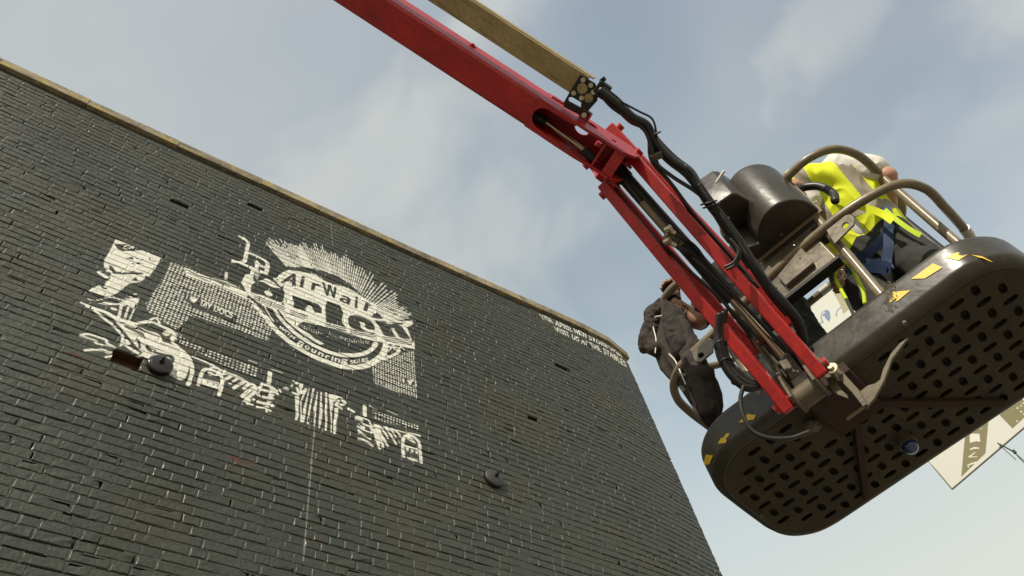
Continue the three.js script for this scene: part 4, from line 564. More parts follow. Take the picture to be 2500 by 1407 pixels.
  // frame under the floor
  part('under_frame', [beam(B(-0.22, 2.70, -0.012), B(-0.47, 3.25, -0.008), 0.03, 0.028, UP, 0.004), beam(B(-0.2, 2.70, -0.013), B(0.23, 3.24, -0.008), 0.035, 0.02, UP, 0.004)], M.rust, fl);
  part('under_box', box(-0.34, -0.13, 2.46, 2.76, -0.055, 0.0, 0.006), M.rust, fl);
  { const P = onY(2212, 1078, -0.02); const up = UP; const lens = part('blue_lens', place(new THREE.SphereGeometry(0.034, 24, 14), P.clone().add(V(0, -0.03, 0)), V(1, 0, 0), up, V(0, 0, 1)), M.lens, fl); part('lens_collar', [cyl(P.clone().add(V(0, -0.022, 0)), P.clone().add(V(0, -0.012, 0)), 0.042, 0.042, 28), cyl(P.clone().add(V(0, -0.014, 0)), P.clone().add(V(0, 0.024, 0)), 0.034, 0.034, 28)], M.bracket, lens); }
  for (const [u, v, r] of [[1858, 1256, 0.009], [2208, 788, 0.010]]) { const P = onY(u, v, 0); part('floor_bolt', [cyl(P.clone().add(V(0, -0.008, 0)), P.clone().add(V(0, 0.002, 0)), r, r, 8)], M.bracket, fl); }
  part('rag', (() => { const g4 = new THREE.IcosahedronGeometry(0.03, 3), p = g4.attributes.position, c = onY(1985, 1040, -0.03); for (let i = 0; i < p.count; i++) { const x = p.getX(i), y = p.getY(i), z = p.getZ(i), k = 0.7 + 0.7 * noise(x * 60 + 5, y * 60, z * 60); p.setXYZ(i, c.x + x * k, c.y + y * k * 0.8, c.z + z * k); } g4.computeVertexNormals(); return g4; })(), M.bracket, fl);
}
// ---- jib mount on the basket
{
  const mount = part('jib_mount', [plate([[2.31, -0.12], [2.42, -0.13], [2.52, -0.04], [2.5, 0.12], [2.47, 0.33], [2.34, 0.34], [2.33, 0.2], [2.38, 0.1], [2.33, -0.02]].map(([q, y]) => B(-0.352, q, y)), B(-0.352, 2.37, 0), AQ, UP, 0.008), plate([[2.31, -0.12], [2.42, -0.13], [2.52, -0.04], [2.5, 0.12], [2.47, 0.33], [2.34, 0.34], [2.33, 0.2], [2.38, 0.1], [2.33, -0.02]].map(([q, y]) => B(-0.248, q, y)), B(-0.248, 2.37, 0), AQ, UP, 0.008)], M.bracket, lift);
  part('mount_back_plate', box(-0.37, -0.2, 2.462, 2.478, -0.03, 0.36, 0.004), M.steelBlack, mount);
  part('pivot_boss', cyl(B(-0.345, 2.405, -0.075), B(-0.25, 2.405, -0.075), 0.046, 0.046, 28), M.bracket, mount);
  part('pivot_washer', [cyl(B(-0.19, 2.37, -0.035), B(-0.183, 2.37, -0.035), 0.03, 0.03, 24)], M.bracket, mount);
  const stayP = onQ(2037, 905, 2.40);
  part('stay_pin', [cyl(stayP.clone().addScaledVector(AQ, -0.02).addScaledVector(AX, 0), stayP.clone().addScaledVector(AQ, 0.04), 0.0225, 0.0225, 26), cyl(stayP.clone().addScaledVector(AQ, -0.032), stayP, 0.011, 0.011, 6)], M.zinc, mount);
  part('stay_arm', plateQ([[2028, 898], [2048, 900], [2098, 955], [2118, 990], [2110, 994], [2085, 962], [2050, 925], [2030, 915]], 2.43, 0.006), M.bracket, mount);
  part('stay_arm', plateQ([[2008, 900], [2022, 905], [2056, 955], [2070, 968], [2072, 975], [2040, 962], [2030, 948]], 2.44, 0.006), M.bracket, mount);
  part('gusset', plateQ([[2095, 966], [2112, 984], [2118, 1000], [2137, 976], [2160, 935], [2180, 880], [2219, 829], [2200, 842], [2178, 868], [2160, 905], [2153, 930], [2140, 940], [2122, 945]], 2.455, 0.008), M.bracket, mount);
  part('tow_bar', cyl(onY(2066, 1022, -0.05), onY(2110, 990, -0.05), 0.011, 0.011), M.tan, mount);
  part('stop_block', [box(-0.33, -0.27, 2.44, 2.465, 0.06, 0.2, 0.004), box(-0.335, -0.265, 2.43, 2.46, -0.02, 0.05, 0.004)], M.grey, mount);
}
// ---- guard rails
{
  const r = 0.0215, rail = (name, list) => part(name, tube(list.map(([p, q, y]) => B(p, q, y)), r, 14, list.length * 10), M.tan, lift);
  const mid = rail('mid_rail', [[-0.85, 3.15, 0.58], [-0.868, 2.95, 0.60], [-0.872, 2.78, 0.60], [-0.865, 2.68, 0.605], [-0.83, 2.60, 0.61], [-0.76, 2.54, 0.615], [-0.65, 2.515, 0.62], [-0.5, 2.51, 0.635], [-0.3, 2.51, 0.67], [-0.137, 2.512, 0.70], [0.05, 2.505, 0.71], [0.26, 2.503, 0.712], [0.42, 2.528, 0.712], [0.545, 2.58, 0.712], [0.614, 2.69, 0.712], [0.637, 2.87, 0.712], [0.65, 3.08, 0.71], [0.64, 3.16, 0.68], [0.63, 3.19, 0.58], [0.62, 3.2, 0.12]]);
  part('tape_wrap', [cyl(B(0.651, 3.04, 0.71), B(0.651, 3.1, 0.708), 0.025, 0.025, 16), cyl(B(0.65, 3.09, 0.7), B(0.66, 3.13, 0.67), 0.02, 0.012, 9)], M.tape, mid);
  const top = rail('top_rail', [[0.13, 2.49, 1.16], [0.235, 2.473, 1.15], [0.349, 2.469, 1.15], [0.467, 2.518, 1.15], [0.54, 2.63, 1.15], [0.572, 2.80, 1.15], [0.58, 3.0, 1.15], [0.57, 3.1, 1.15], [0.52, 3.17, 1.15], [0.42, 3.2, 1.15], [0.0, 3.215, 1.13], [-0.4, 3.215, 1.13], [-0.66, 3.19, 1.13], [-0.78, 3.1, 1.13], [-0.80, 2.9, 1.13], [-0.78, 2.72, 1.14], [-0.71, 2.605, 1.15], [-0.6, 2.55, 1.15], [-0.51, 2.53, 1.12], [-0.48, 2.52, 1.0], [-0.475, 2.515, 0.6], [-0.47, 2.50, 0.15]]);
  part('rail_collar', cyl(B(0.2, 2.478, 1.155), B(0.235, 2.474, 1.15), 0.0245, 0.0245, 18), M.tan, top);
  part('tape_wrap', cyl(B(0.03, 3.214, 1.131), B(-0.03, 3.214, 1.13), 0.024, 0.024, 16), M.tape, top);
  { const a = onQ(2000, 540, 2.53), b = onQ(2133, 698, 2.535), d = b.clone().sub(a); part('post', cyl(a.clone().addScaledVector(d, -0.62), b.clone().addScaledVector(d, 0.42), r, r, 20), M.tan, lift); } rail('post', [[0.53, 2.85, 0.05], [0.55, 2.85, 0.6], [0.573, 2.85, 1.15]]);
  part('tether_plate', plateQ([[2021, 565], [2066, 529], [2076, 526], [2084, 530], [2088, 540], [2086, 551], [2040, 597]], 2.488, 0.006, [ring2(2066, 553, 10, 7, -0.7)]), M.grey, lift);
  part('tether_plate', plateQ([[1691, 858], [1733, 828], [1744, 834], [1741, 862], [1712, 886], [1702, 884], [1696, 876]], 2.50, 0.006, [ring2(1713.5, 869.5, 8.5, 7, -0.5)]), M.grey, lift);
}
// ---- control console
{
  const sweep = (pl, y0, y1, bev = 0.012) => { const s = new THREE.Shape(pl.map(([p, q]) => new THREE.Vector2(p, q))); const g = new THREE.ExtrudeGeometry(s, { depth: y1 - y0 - 2 * bev, bevelEnabled: true, bevelThickness: bev, bevelSize: bev, bevelOffset: -bev, bevelSegments: 3, curveSegments: 10 }), P = g.attributes.position; for (let i = 0; i < P.count; i++) { const w = B(P.getX(i), P.getY(i), y0 + bev + P.getZ(i)); P.setXYZ(i, w.x, w.y, w.z); } const o = g.toNonIndexed(), a = o.attributes.position.array; for (let i = 0; i < a.length; i += 9) for (let k = 0; k < 3; k++) { const t = a[i + 3 + k]; a[i + 3 + k] = a[i + 6 + k]; a[i + 6 + k] = t; } o.deleteAttribute('uv'); o.deleteAttribute('normal'); return toCreasedNormals(mergeVertices(o, 1e-4), 0.7); };
  const arcp = []; for (let i = 0; i <= 16; i++) { const a = (-8 - i / 16 * 150) * Math.PI / 180; arcp.push([0.065 + 0.155 * Math.cos(a), 2.50 + 0.185 * Math.sin(a)]); }
  const body = part('control_console', sweep([[0.222, 2.502], ...arcp, [-0.14, 2.40], [-0.14, 2.502]], 0.835, 1.25), M.plastic, lift);
  part('console_hood', sweep([[0.02, 2.34], [0.0, 2.25], [-0.02, 2.228], [-0.11, 2.215], [-0.132, 2.24], [-0.14, 2.42], [-0.02, 2.42]], 1.0, 1.275, 0.014), M.plastic, body);
  part('console_back_plate', box(-0.15, 0.229, 2.503, 2.512, 0.82, 1.2, 0.002), M.tan, body);
  part('inner_shell', box(-0.13, 0.2, 2.515, 2.66, 0.78, 1.16, 0.02), M.plastic, body);
  part('manual_holder', place(new RoundedBoxGeometry(0.05, 0.012, 0.06, 2, 0.003), at(1760, 430, 3.68), ray(2300, 300), UP, V().crossVectors(ray(2300, 300), UP).normalize()), M.white, body);
  const sbox = part('socket_box', box(-0.165, 0.13, 2.515, 2.56, 0.53, 0.80, 0.01), M.grey, lift);
  part('socket_panel', plateQ([[1905, 680], [1962, 612], [1988, 640], [1990, 648], [1925, 702]], 2.512, 0.02), M.grey, sbox);
  part('box_base', box(-0.17, 0.135, 2.51, 2.565, 0.512, 0.532, 0.006), M.steelBlack, sbox);
  part('console_handle', tube([B(0.2, 2.56, 1.14), B(0.25, 2.6, 1.17), B(0.31, 2.62, 1.12), B(0.33, 2.62, 1.0), B(0.31, 2.6, 0.93)], 0.021, 12, 40), M.rubber, body);
  for (const [u, v] of [[1880, 541], [1911, 567]]) { const P = onQ(u, v, 2.34); part('rivet', cyl(P.clone().addScaledVector(AQ, 0.1), P.clone().addScaledVector(AQ, 0.105), 0.004), M.zinc, body); }
}
// ---------------------------------------------------------------- bodies and cloth as smooth fields
const bone = (a, b, ra, rb = ra) => ({ a, d: b.clone().sub(a), l2: Math.max(1e-9, b.distanceToSquared(a)), ra, rb });
function field(bones, k = 0.03) {
  return (x, y, z) => { let s = 1e9; for (const q of bones) { const px = x - q.a.x, py = y - q.a.y, pz = z - q.a.z, t = clamp((px * q.d.x + py * q.d.y + pz * q.d.z) / q.l2), ex = px - q.d.x * t, ey = py - q.d.y * t, ez = pz - q.d.z * t, e = Math.sqrt(ex * ex + ey * ey + ez * ez) - mix(q.ra, q.rb, t); if (s > 1e8) s = e; else { const h = clamp(0.5 + 0.5 * (s - e) / k); s = mix(s, e, h) - k * h * (1 - h); } } return s; };
}
function meshField(fn, c, half, N) {
  const mc = new MarchingCubes(N, undefined, false, false, 160000); mc.isolation = 0; mc.reset(); const f = mc.field, h2 = N / 2;
  for (let k = 0; k < N; k++) for (let j = 0; j < N; j++) for (let i = 0; i < N; i++) f[i + j * N + k * N * N] = -fn(c.x + (i - h2) / h2 * half, c.y + (j - h2) / h2 * half, c.z + (k - h2) / h2 * half);
  mc.update(); const n = mc.count, p = new Float32Array(n * 3); for (let i = 0; i < n; i++) { p[i * 3] = c.x + mc.positionArray[i * 3] * half; p[i * 3 + 1] = c.y + mc.positionArray[i * 3 + 1] * half; p[i * 3 + 2] = c.z + mc.positionArray[i * 3 + 2] * half; }
  let g = new THREE.BufferGeometry(); g.setAttribute('position', new THREE.BufferAttribute(p, 3)); g = mergeVertices(g, half / N * 0.02);
  const ix = g.index.array, keep = []; for (let i = 0; i < ix.length; i += 3) if (ix[i] !== ix[i + 1] && ix[i + 1] !== ix[i + 2] && ix[i] !== ix[i + 2]) keep.push(ix[i], ix[i + 1], ix[i + 2]); g.setIndex(keep);
  // normals straight from the field
  const q = g.attributes.position, nn = new Float32Array(q.count * 3), e = half / N; for (let i = 0; i < q.count; i++) { const x = q.getX(i), y = q.getY(i), z = q.getZ(i); const v = V(fn(x + e, y, z) - fn(x - e, y, z), fn(x, y + e, z) - fn(x, y - e, z), fn(x, y, z + e) - fn(x, y, z - e)).normalize(); v.toArray(nn, i * 3); } g.setAttribute('normal', new THREE.BufferAttribute(nn, 3));
  const a = g.index.array, A = V(), Bb = V(), Cc = V(); for (let i = 0; i < a.length; i += 3) { A.fromBufferAttribute(q, a[i]); Bb.fromBufferAttribute(q, a[i + 1]); Cc.fromBufferAttribute(q, a[i + 2]); const fnrm = Bb.clone().sub(A).cross(Cc.clone().sub(A)); if (fnrm.x * nn[a[i] * 3] + fnrm.y * nn[a[i] * 3 + 1] + fnrm.z * nn[a[i] * 3 + 2] < 0) { const t = a[i + 1]; a[i + 1] = a[i + 2]; a[i + 2] = t; } }
  return g;
}
function splitBy(g, classes, fn) {                                    // sort triangles into classes by their centre
  const s = g.toNonIndexed(), p = s.attributes.position, n = s.attributes.normal, out = classes.map(() => ({ p: [], n: [] }));
  for (let i = 0; i < p.count; i += 3) { const c = V((p.getX(i) + p.getX(i + 1) + p.getX(i + 2)) / 3, (p.getY(i) + p.getY(i + 1) + p.getY(i + 2)) / 3, (p.getZ(i) + p.getZ(i + 1) + p.getZ(i + 2)) / 3), o = out[fn(c)]; if (!o) continue; for (let k = 0; k < 3; k++) { o.p.push(p.getX(i + k), p.getY(i + k), p.getZ(i + k)); o.n.push(n.getX(i + k), n.getY(i + k), n.getZ(i + k)); } }
  return out.map((o) => { const q = new THREE.BufferGeometry(); q.setAttribute('position', new THREE.Float32BufferAttribute(o.p, 3)); q.setAttribute('normal', new THREE.Float32BufferAttribute(o.n, 3)); return q; });
}
// a hand: wrist, direction of the fingers, palm normal, thumb side; curl in radians per joint
function handBones(w, fwd, nrm, side, curl, s = 1) {
  const f = fwd.clone().normalize(), n = nrm.clone().addScaledVector(f, -nrm.dot(f)).normalize(), t = V().crossVectors(n, f).multiplyScalar(side).normalize(), o = [];
  const P = (a, b, c) => w.clone().addScaledVector(f, a * s).addScaledVector(t, b * s).addScaledVector(n, c * s);
  for (const b of [-0.028, -0.009, 0.010, 0.028]) o.push(bone(P(0.005, b * 0.6, 0), P(0.085, b, 0), 0.016 * s, 0.013 * s));
  [[-0.031, 0.062, 0.0082], [-0.0105, 0.078, 0.009], [0.0105, 0.084, 0.0092], [0.031, 0.076, 0.009]].forEach(([b, len, r], i) => { let p = P(0.088, b, 0), a = 0.25 + i * 0.04; for (const k of [0.45, 0.32, 0.23]) { const q = p.clone().addScaledVector(f, Math.cos(a) * len * k * s).addScaledVector(n, Math.sin(a) * len * k * s); o.push(bone(p, q, r * s, r * 0.92 * s)); p = q; a += curl; } });
  { let p = P(0.022, 0.03, 0.004), a = 0.6; for (const k of [0.045, 0.032, 0.026]) { const q = p.clone().addScaledVector(f, Math.cos(a) * k * s).addScaledVector(t, Math.sin(a) * k * 0.8 * s).addScaledVector(n, 0.35 * k * s); o.push(bone(p, q, 0.0115 * s, 0.010 * s)); p = q; a -= 0.35; } }
  return o;
}
function headBones(c, up, fwd) { const u = up.clone().normalize(), f = fwd.clone().addScaledVector(u, -fwd.dot(u)).normalize(), s = V().crossVectors(u, f), P = (a, b, d) => c.clone().addScaledVector(f, a).addScaledVector(u, b).addScaledVector(s, d);
  return [bone(P(-0.015, 0.03, 0), P(0.005, 0.02, 0), 0.092), bone(P(0.03, -0.02, 0), P(0.045, -0.075, 0), 0.068, 0.045), bone(P(0.088, 0.0, 0), P(0.112, -0.025, 0), 0.010, 0.014), bone(P(0.083, -0.058, -0.02), P(0.083, -0.058, 0.02), 0.011), bone(P(-0.005, -0.005, 0.088), P(-0.005, 0.02, 0.092), 0.014), bone(P(-0.005, -0.005, -0.088), P(-0.005, 0.02, -0.092), 0.014), bone(P(0.075, 0.012, 0.033), P(0.076, 0.012, 0.034), 0.016), bone(P(0.075, 0.012, -0.033), P(0.076, 0.012, -0.034), 0.016)]; }
const clothNoise = (f, amp, fr) => (x, y, z) => { const n = noise(x * fr, y * fr * 0.7, z * fr); return f(x, y, z) - amp * (n - 0.5) - amp * 0.55 * (1 - Math.abs(2 * noise(x * fr * 1.6 + 7 + n * 2, y * fr * 1.3 - n, z * fr * 1.6) - 1) - 0.5); };

// ---- the worker in the yellow vest, bent over the console
{
  const hipL = B(0.17, 3.0, 0.92), hipR = B(0.37, 2.99, 0.92), pel = B(0.27, 3.0, 0.98), belly = B(0.32, 2.96, 1.1), chest = B(0.385, 2.86, 1.3), shR = B(0.49, 2.80, 1.34), shL = B(0.25, 2.72, 1.31), neck = B(0.30, 2.72, 1.34), headC = B(0.14, 2.60, 1.2);
  const kneeL = B(0.14, 2.93, 0.5), footL = B(0.08, 2.98, 0.1), kneeR = B(0.40, 2.93, 0.5), footR = B(0.48, 2.98, 0.1);
  const elR = B(0.595, 2.87, 1.14), wrR = B(0.47, 3.03, 1.03), elL = B(0.11, 2.68, 1.02), wrL = onQ(2048, 655, 2.72);
  const w = thing('person', 'person in yellow hi-vis vest and blue harness bending over the basket console', 'person', B(0.28, 2.98, 0.05));
  const arms = [bone(shR, elR, 0.052, 0.043), bone(elR, wrR, 0.042, 0.03), bone(shL, elL, 0.052, 0.043), bone(elL, wrL, 0.042, 0.029)];
  const trunk = [bone(hipL, hipR, 0.1), bone(pel, belly, 0.125, 0.125), bone(belly, chest, 0.125, 0.14), bone(shL, shR, 0.07), bone(chest, neck, 0.1, 0.06), bone(neck, headC, 0.055, 0.06)];
  const legs = [bone(hipL, kneeL, 0.085, 0.058), bone(kneeL, footL, 0.055, 0.04), bone(hipR, kneeR, 0.085, 0.058), bone(kneeR, footR, 0.055, 0.04)];
  const feet = [bone(footL.clone(), footL.clone().addScaledVector(AQ, -0.16).add(V(0, -0.02, 0)), 0.045, 0.04), bone(footR.clone(), footR.clone().addScaledVector(AQ, -0.16).add(V(0, -0.02, 0)), 0.045, 0.04)];
  const skinG = meshField(field([...trunk, ...arms, ...legs, ...feet], 0.035), B(0.3, 2.85, 0.72), 0.86, 96);
  const headG = meshField(field(headBones(headC, headC.clone().sub(neck).add(V(0, 0.05, 0)), AQ.clone().negate().add(V(0, -0.4, 0))), 0.02), headC, 0.16, 64);
  const hL = meshField(field([bone(elL.clone().lerp(wrL, 0.8), wrL, 0.03, 0.028), ...handBones(wrL, V(-0.15, -0.9, -0.25), AQ.clone().multiplyScalar(-0.4).add(AX.clone().multiplyScalar(-0.6)), 1, 0.45)], 0.008), wrL.clone().add(V(0, -0.07, 0)), 0.16, 72);
  const hR = meshField(field([bone(elR.clone().lerp(wrR, 0.85), wrR, 0.031, 0.028), ...handBones(wrR, wrR.clone().sub(elR), V(0, -1, 0), -1, 0.6)], 0.008), wrR.clone().add(wrR.clone().sub(elR).setLength(0.07)), 0.16, 64);
  const body = part('body', [skinG, headG, hL, hR], M.skin, w); void body;
  part('hair', splitBy(meshField(field([bone(headC.clone().addScaledVector(AQ, 0.02), headC.clone().add(V(0, 0.03, 0)), 0.102)], 0.01), headC, 0.15, 40), [0], (c) => c.clone().sub(headC).dot(AQ.clone().add(V(0, 0.6, 0))) > 0.0 ? 0 : 9)[0], M.hair, w);
  part('trousers', meshField(clothNoise(field([bone(hipL, hipR, 0.118), bone(pel, pel.clone().add(V(0, 0.05, 0)), 0.13), bone(hipL, kneeL, 0.115, 0.1), bone(kneeL, footL.clone().add(V(0, 0.02, 0)), 0.083, 0.075), bone(hipR, kneeR, 0.118, 0.1), bone(kneeR, footR.clone().add(V(0, 0.02, 0)), 0.085, 0.075)], 0.04), 0.024, 10), B(0.28, 2.95, 0.56), 0.6, 104), M.trousers, w);
  part('boot', meshField(field([bone(footL.clone().add(V(0, 0.04, 0)), footL, 0.062), bone(footL, footL.clone().addScaledVector(AQ, -0.16).add(V(0, -0.015, 0)), 0.058, 0.05)], 0.03), footL.clone().addScaledVector(AQ, -0.06), 0.22, 36), M.black, w);
  part('boot', meshField(field([bone(footR.clone().add(V(0, 0.04, 0)), footR, 0.062), bone(footR, footR.clone().addScaledVector(AQ, -0.16).add(V(0, -0.015, 0)), 0.058, 0.05)], 0.03), footR.clone().addScaledVector(AQ, -0.06), 0.22, 36), M.black, w);
  const tee = clothNoise(field([bone(shR.clone().lerp(chest, 0.25), shR.clone().lerp(elR, 0.6), 0.112, 0.09), bone(shL.clone().lerp(chest, 0.25), shL.clone().lerp(elL, 0.55), 0.082, 0.075), bone(belly.clone().add(V(0, -0.1, 0)), chest, 0.122, 0.128), bone(chest, neck, 0.095, 0.07), bone(pel, belly, 0.124, 0.122)], 0.035), 0.012, 15);
  part('t_shirt', meshField(tee, B(0.36, 2.84, 1.18), 0.36, 90), M.cotton, w);
  // vest: open at the arms, flaring at the hem
  const tax = chest.clone().sub(pel).normalize(), tail = pel.clone().addScaledVector(tax, -0.06);
  const vf = clothNoise(field([bone(tail.clone().addScaledVector(AX, 0.09), chest.clone().addScaledVector(AX, 0.06), 0.155, 0.15), bone(tail.clone().addScaledVector(AX, -0.06), chest.clone().addScaledVector(AX, -0.07), 0.15, 0.15), bone(chest, neck.clone().lerp(shL, 0.5), 0.15, 0.115), bone(chest.clone().addScaledVector(AX, 0.03), shR.clone().lerp(chest, 0.6), 0.14, 0.11), bone(tail.clone().addScaledVector(AX, 0.12), tail.clone().addScaledVector(AX, 0.25).addScaledVector(tax, -0.08), 0.1, 0.035)], 0.03), 0.022, 10);
  const side = (x, y, z) => { const d = V(x, y, z).sub(pel); return d.dot(tax); };
  const arm = shR.clone().addScaledVector(AX, 0.045).add(V(0, 0.01, 0));
  const vest = (x, y, z) => Math.max(vf(x, y, z), -(side(x, y, z) + 0.075 + 0.02 * (noise(x * 9, y * 9, z * 9) - 0.5)), side(x, y, z) - 0.5, 0.135 - Math.hypot(x - arm.x, y - arm.y, z - arm.z));
  const [yel, grey] = splitBy(meshField(vest, B(0.33, 2.88, 1.15), 0.36, 116), [0, 1], (c) => { const t = side(c.x, c.y, c.z), u = c.clone().sub(pel).dot(AX); if ((t > 0.105 && t < 0.16) || (t > 0.225 && t < 0.275 && false)) return 1; if (t > 0.16 && (Math.abs(u - 0.19 - (t - 0.16) * 0.1) < 0.03 || Math.abs(u + 0.03 - (t - 0.16) * 0.2) < 0.03)) return 1; return 0; });
  const vm = part('vest', yel, M.vest, w); part('reflective_tape', grey, M.band, vm);
  const strap = (name, px, q, wd, mat, th = 0.006) => { const pts = px.map(([u, v, qq]) => onQ(u, v, qq ?? q)), c = new THREE.CatmullRomCurve3(pts, false, 'centripetal'), n = pts.length * 6, a = []; for (let i = 0; i <= n; i++) { const p = c.getPoint(i / n), d = c.getTangent(i / n), see = p.clone().sub(eye).normalize(), s = V().crossVectors(d, see).normalize().multiplyScalar(wd / 2); a.push([p.clone().add(s), p.clone().sub(s), p.clone().add(s).addScaledVector(see, th), p.clone().sub(s).addScaledVector(see, th)]); } const pos = [], Q = (x, y, z, t) => { for (const v of [x, y, z, x, z, t]) pos.push(v.x, v.y, v.z); }; for (let i = 0; i < n; i++) { const [k, l, m, o] = a[i], [k2, l2, m2, o2] = a[i + 1]; Q(k, k2, l2, l); Q(m, o, o2, m2); Q(k, m, m2, k2); Q(l, l2, o2, o); } const g = new THREE.BufferGeometry(); g.setAttribute('position', new THREE.Float32BufferAttribute(pos, 3)); g.computeVertexNormals(); return part(name, g, mat, w); };
  strap('harness_strap', [[1996, 482], [2035, 488], [2095, 503], [2150, 520], [2180, 540]], 2.76, 0.034, M.vest); 
  strap('harness_strap', [[2160, 512], [2200, 545], [2235, 568], [2248, 575]], 2.82, 0.022, M.lime);
  strap('harness_strap', [[2158, 505], [2172, 535], [2165, 570], [2140, 600], [2110, 625], [2082, 645]], 2.84, 0.048, M.blue); strap('harness_strap', [[2168, 560], [2170, 600], [2165, 640], [2172, 660]], 2.84, 0.045, M.blue); strap('harness_strap', [[2080, 630], [2110, 642], [2150, 648], [2175, 655]], 2.83, 0.05, M.blue); strap('harness_strap', [[2060, 660], [2085, 655], [2130, 655], [2165, 660]], 2.83, 0.04, M.blue);
  const lan = part('lanyard', tube([[2052, 640], [2040, 655], [2040, 680], [2052, 705], [2066, 730]].map(([u, v]) => onQ(u, v, 2.6)), 0.0085, 10, 40), M.lime, w); part('lanyard_tail', tube([[2066, 730], [2072, 742], [2085, 770]].map(([u, v]) => onQ(u, v, 2.6)), 0.008, 8, 20), M.darkRope, lan);
  part('lanyard', tube([[2062, 640], [2080, 655], [2095, 685], [2108, 712], [2112, 740]].map(([u, v]) => onQ(u, v, 2.6)), 0.009, 10, 40), M.lime, w);
  for (const [u, v, r] of [[2000, 500, 0.02], [2050, 650, 0.022], [2057, 672, 0.02]]) { const t = new THREE.TorusGeometry(r, 0.0035, 7, 22), P = onQ(u, v, 2.6), d = ray(u, v); const x = V().crossVectors(UP, d).normalize(); place(t, P, x.clone().multiplyScalar(0.6), V().crossVectors(d, x), d); part('carabiner', t, M.zinc, w); }
}
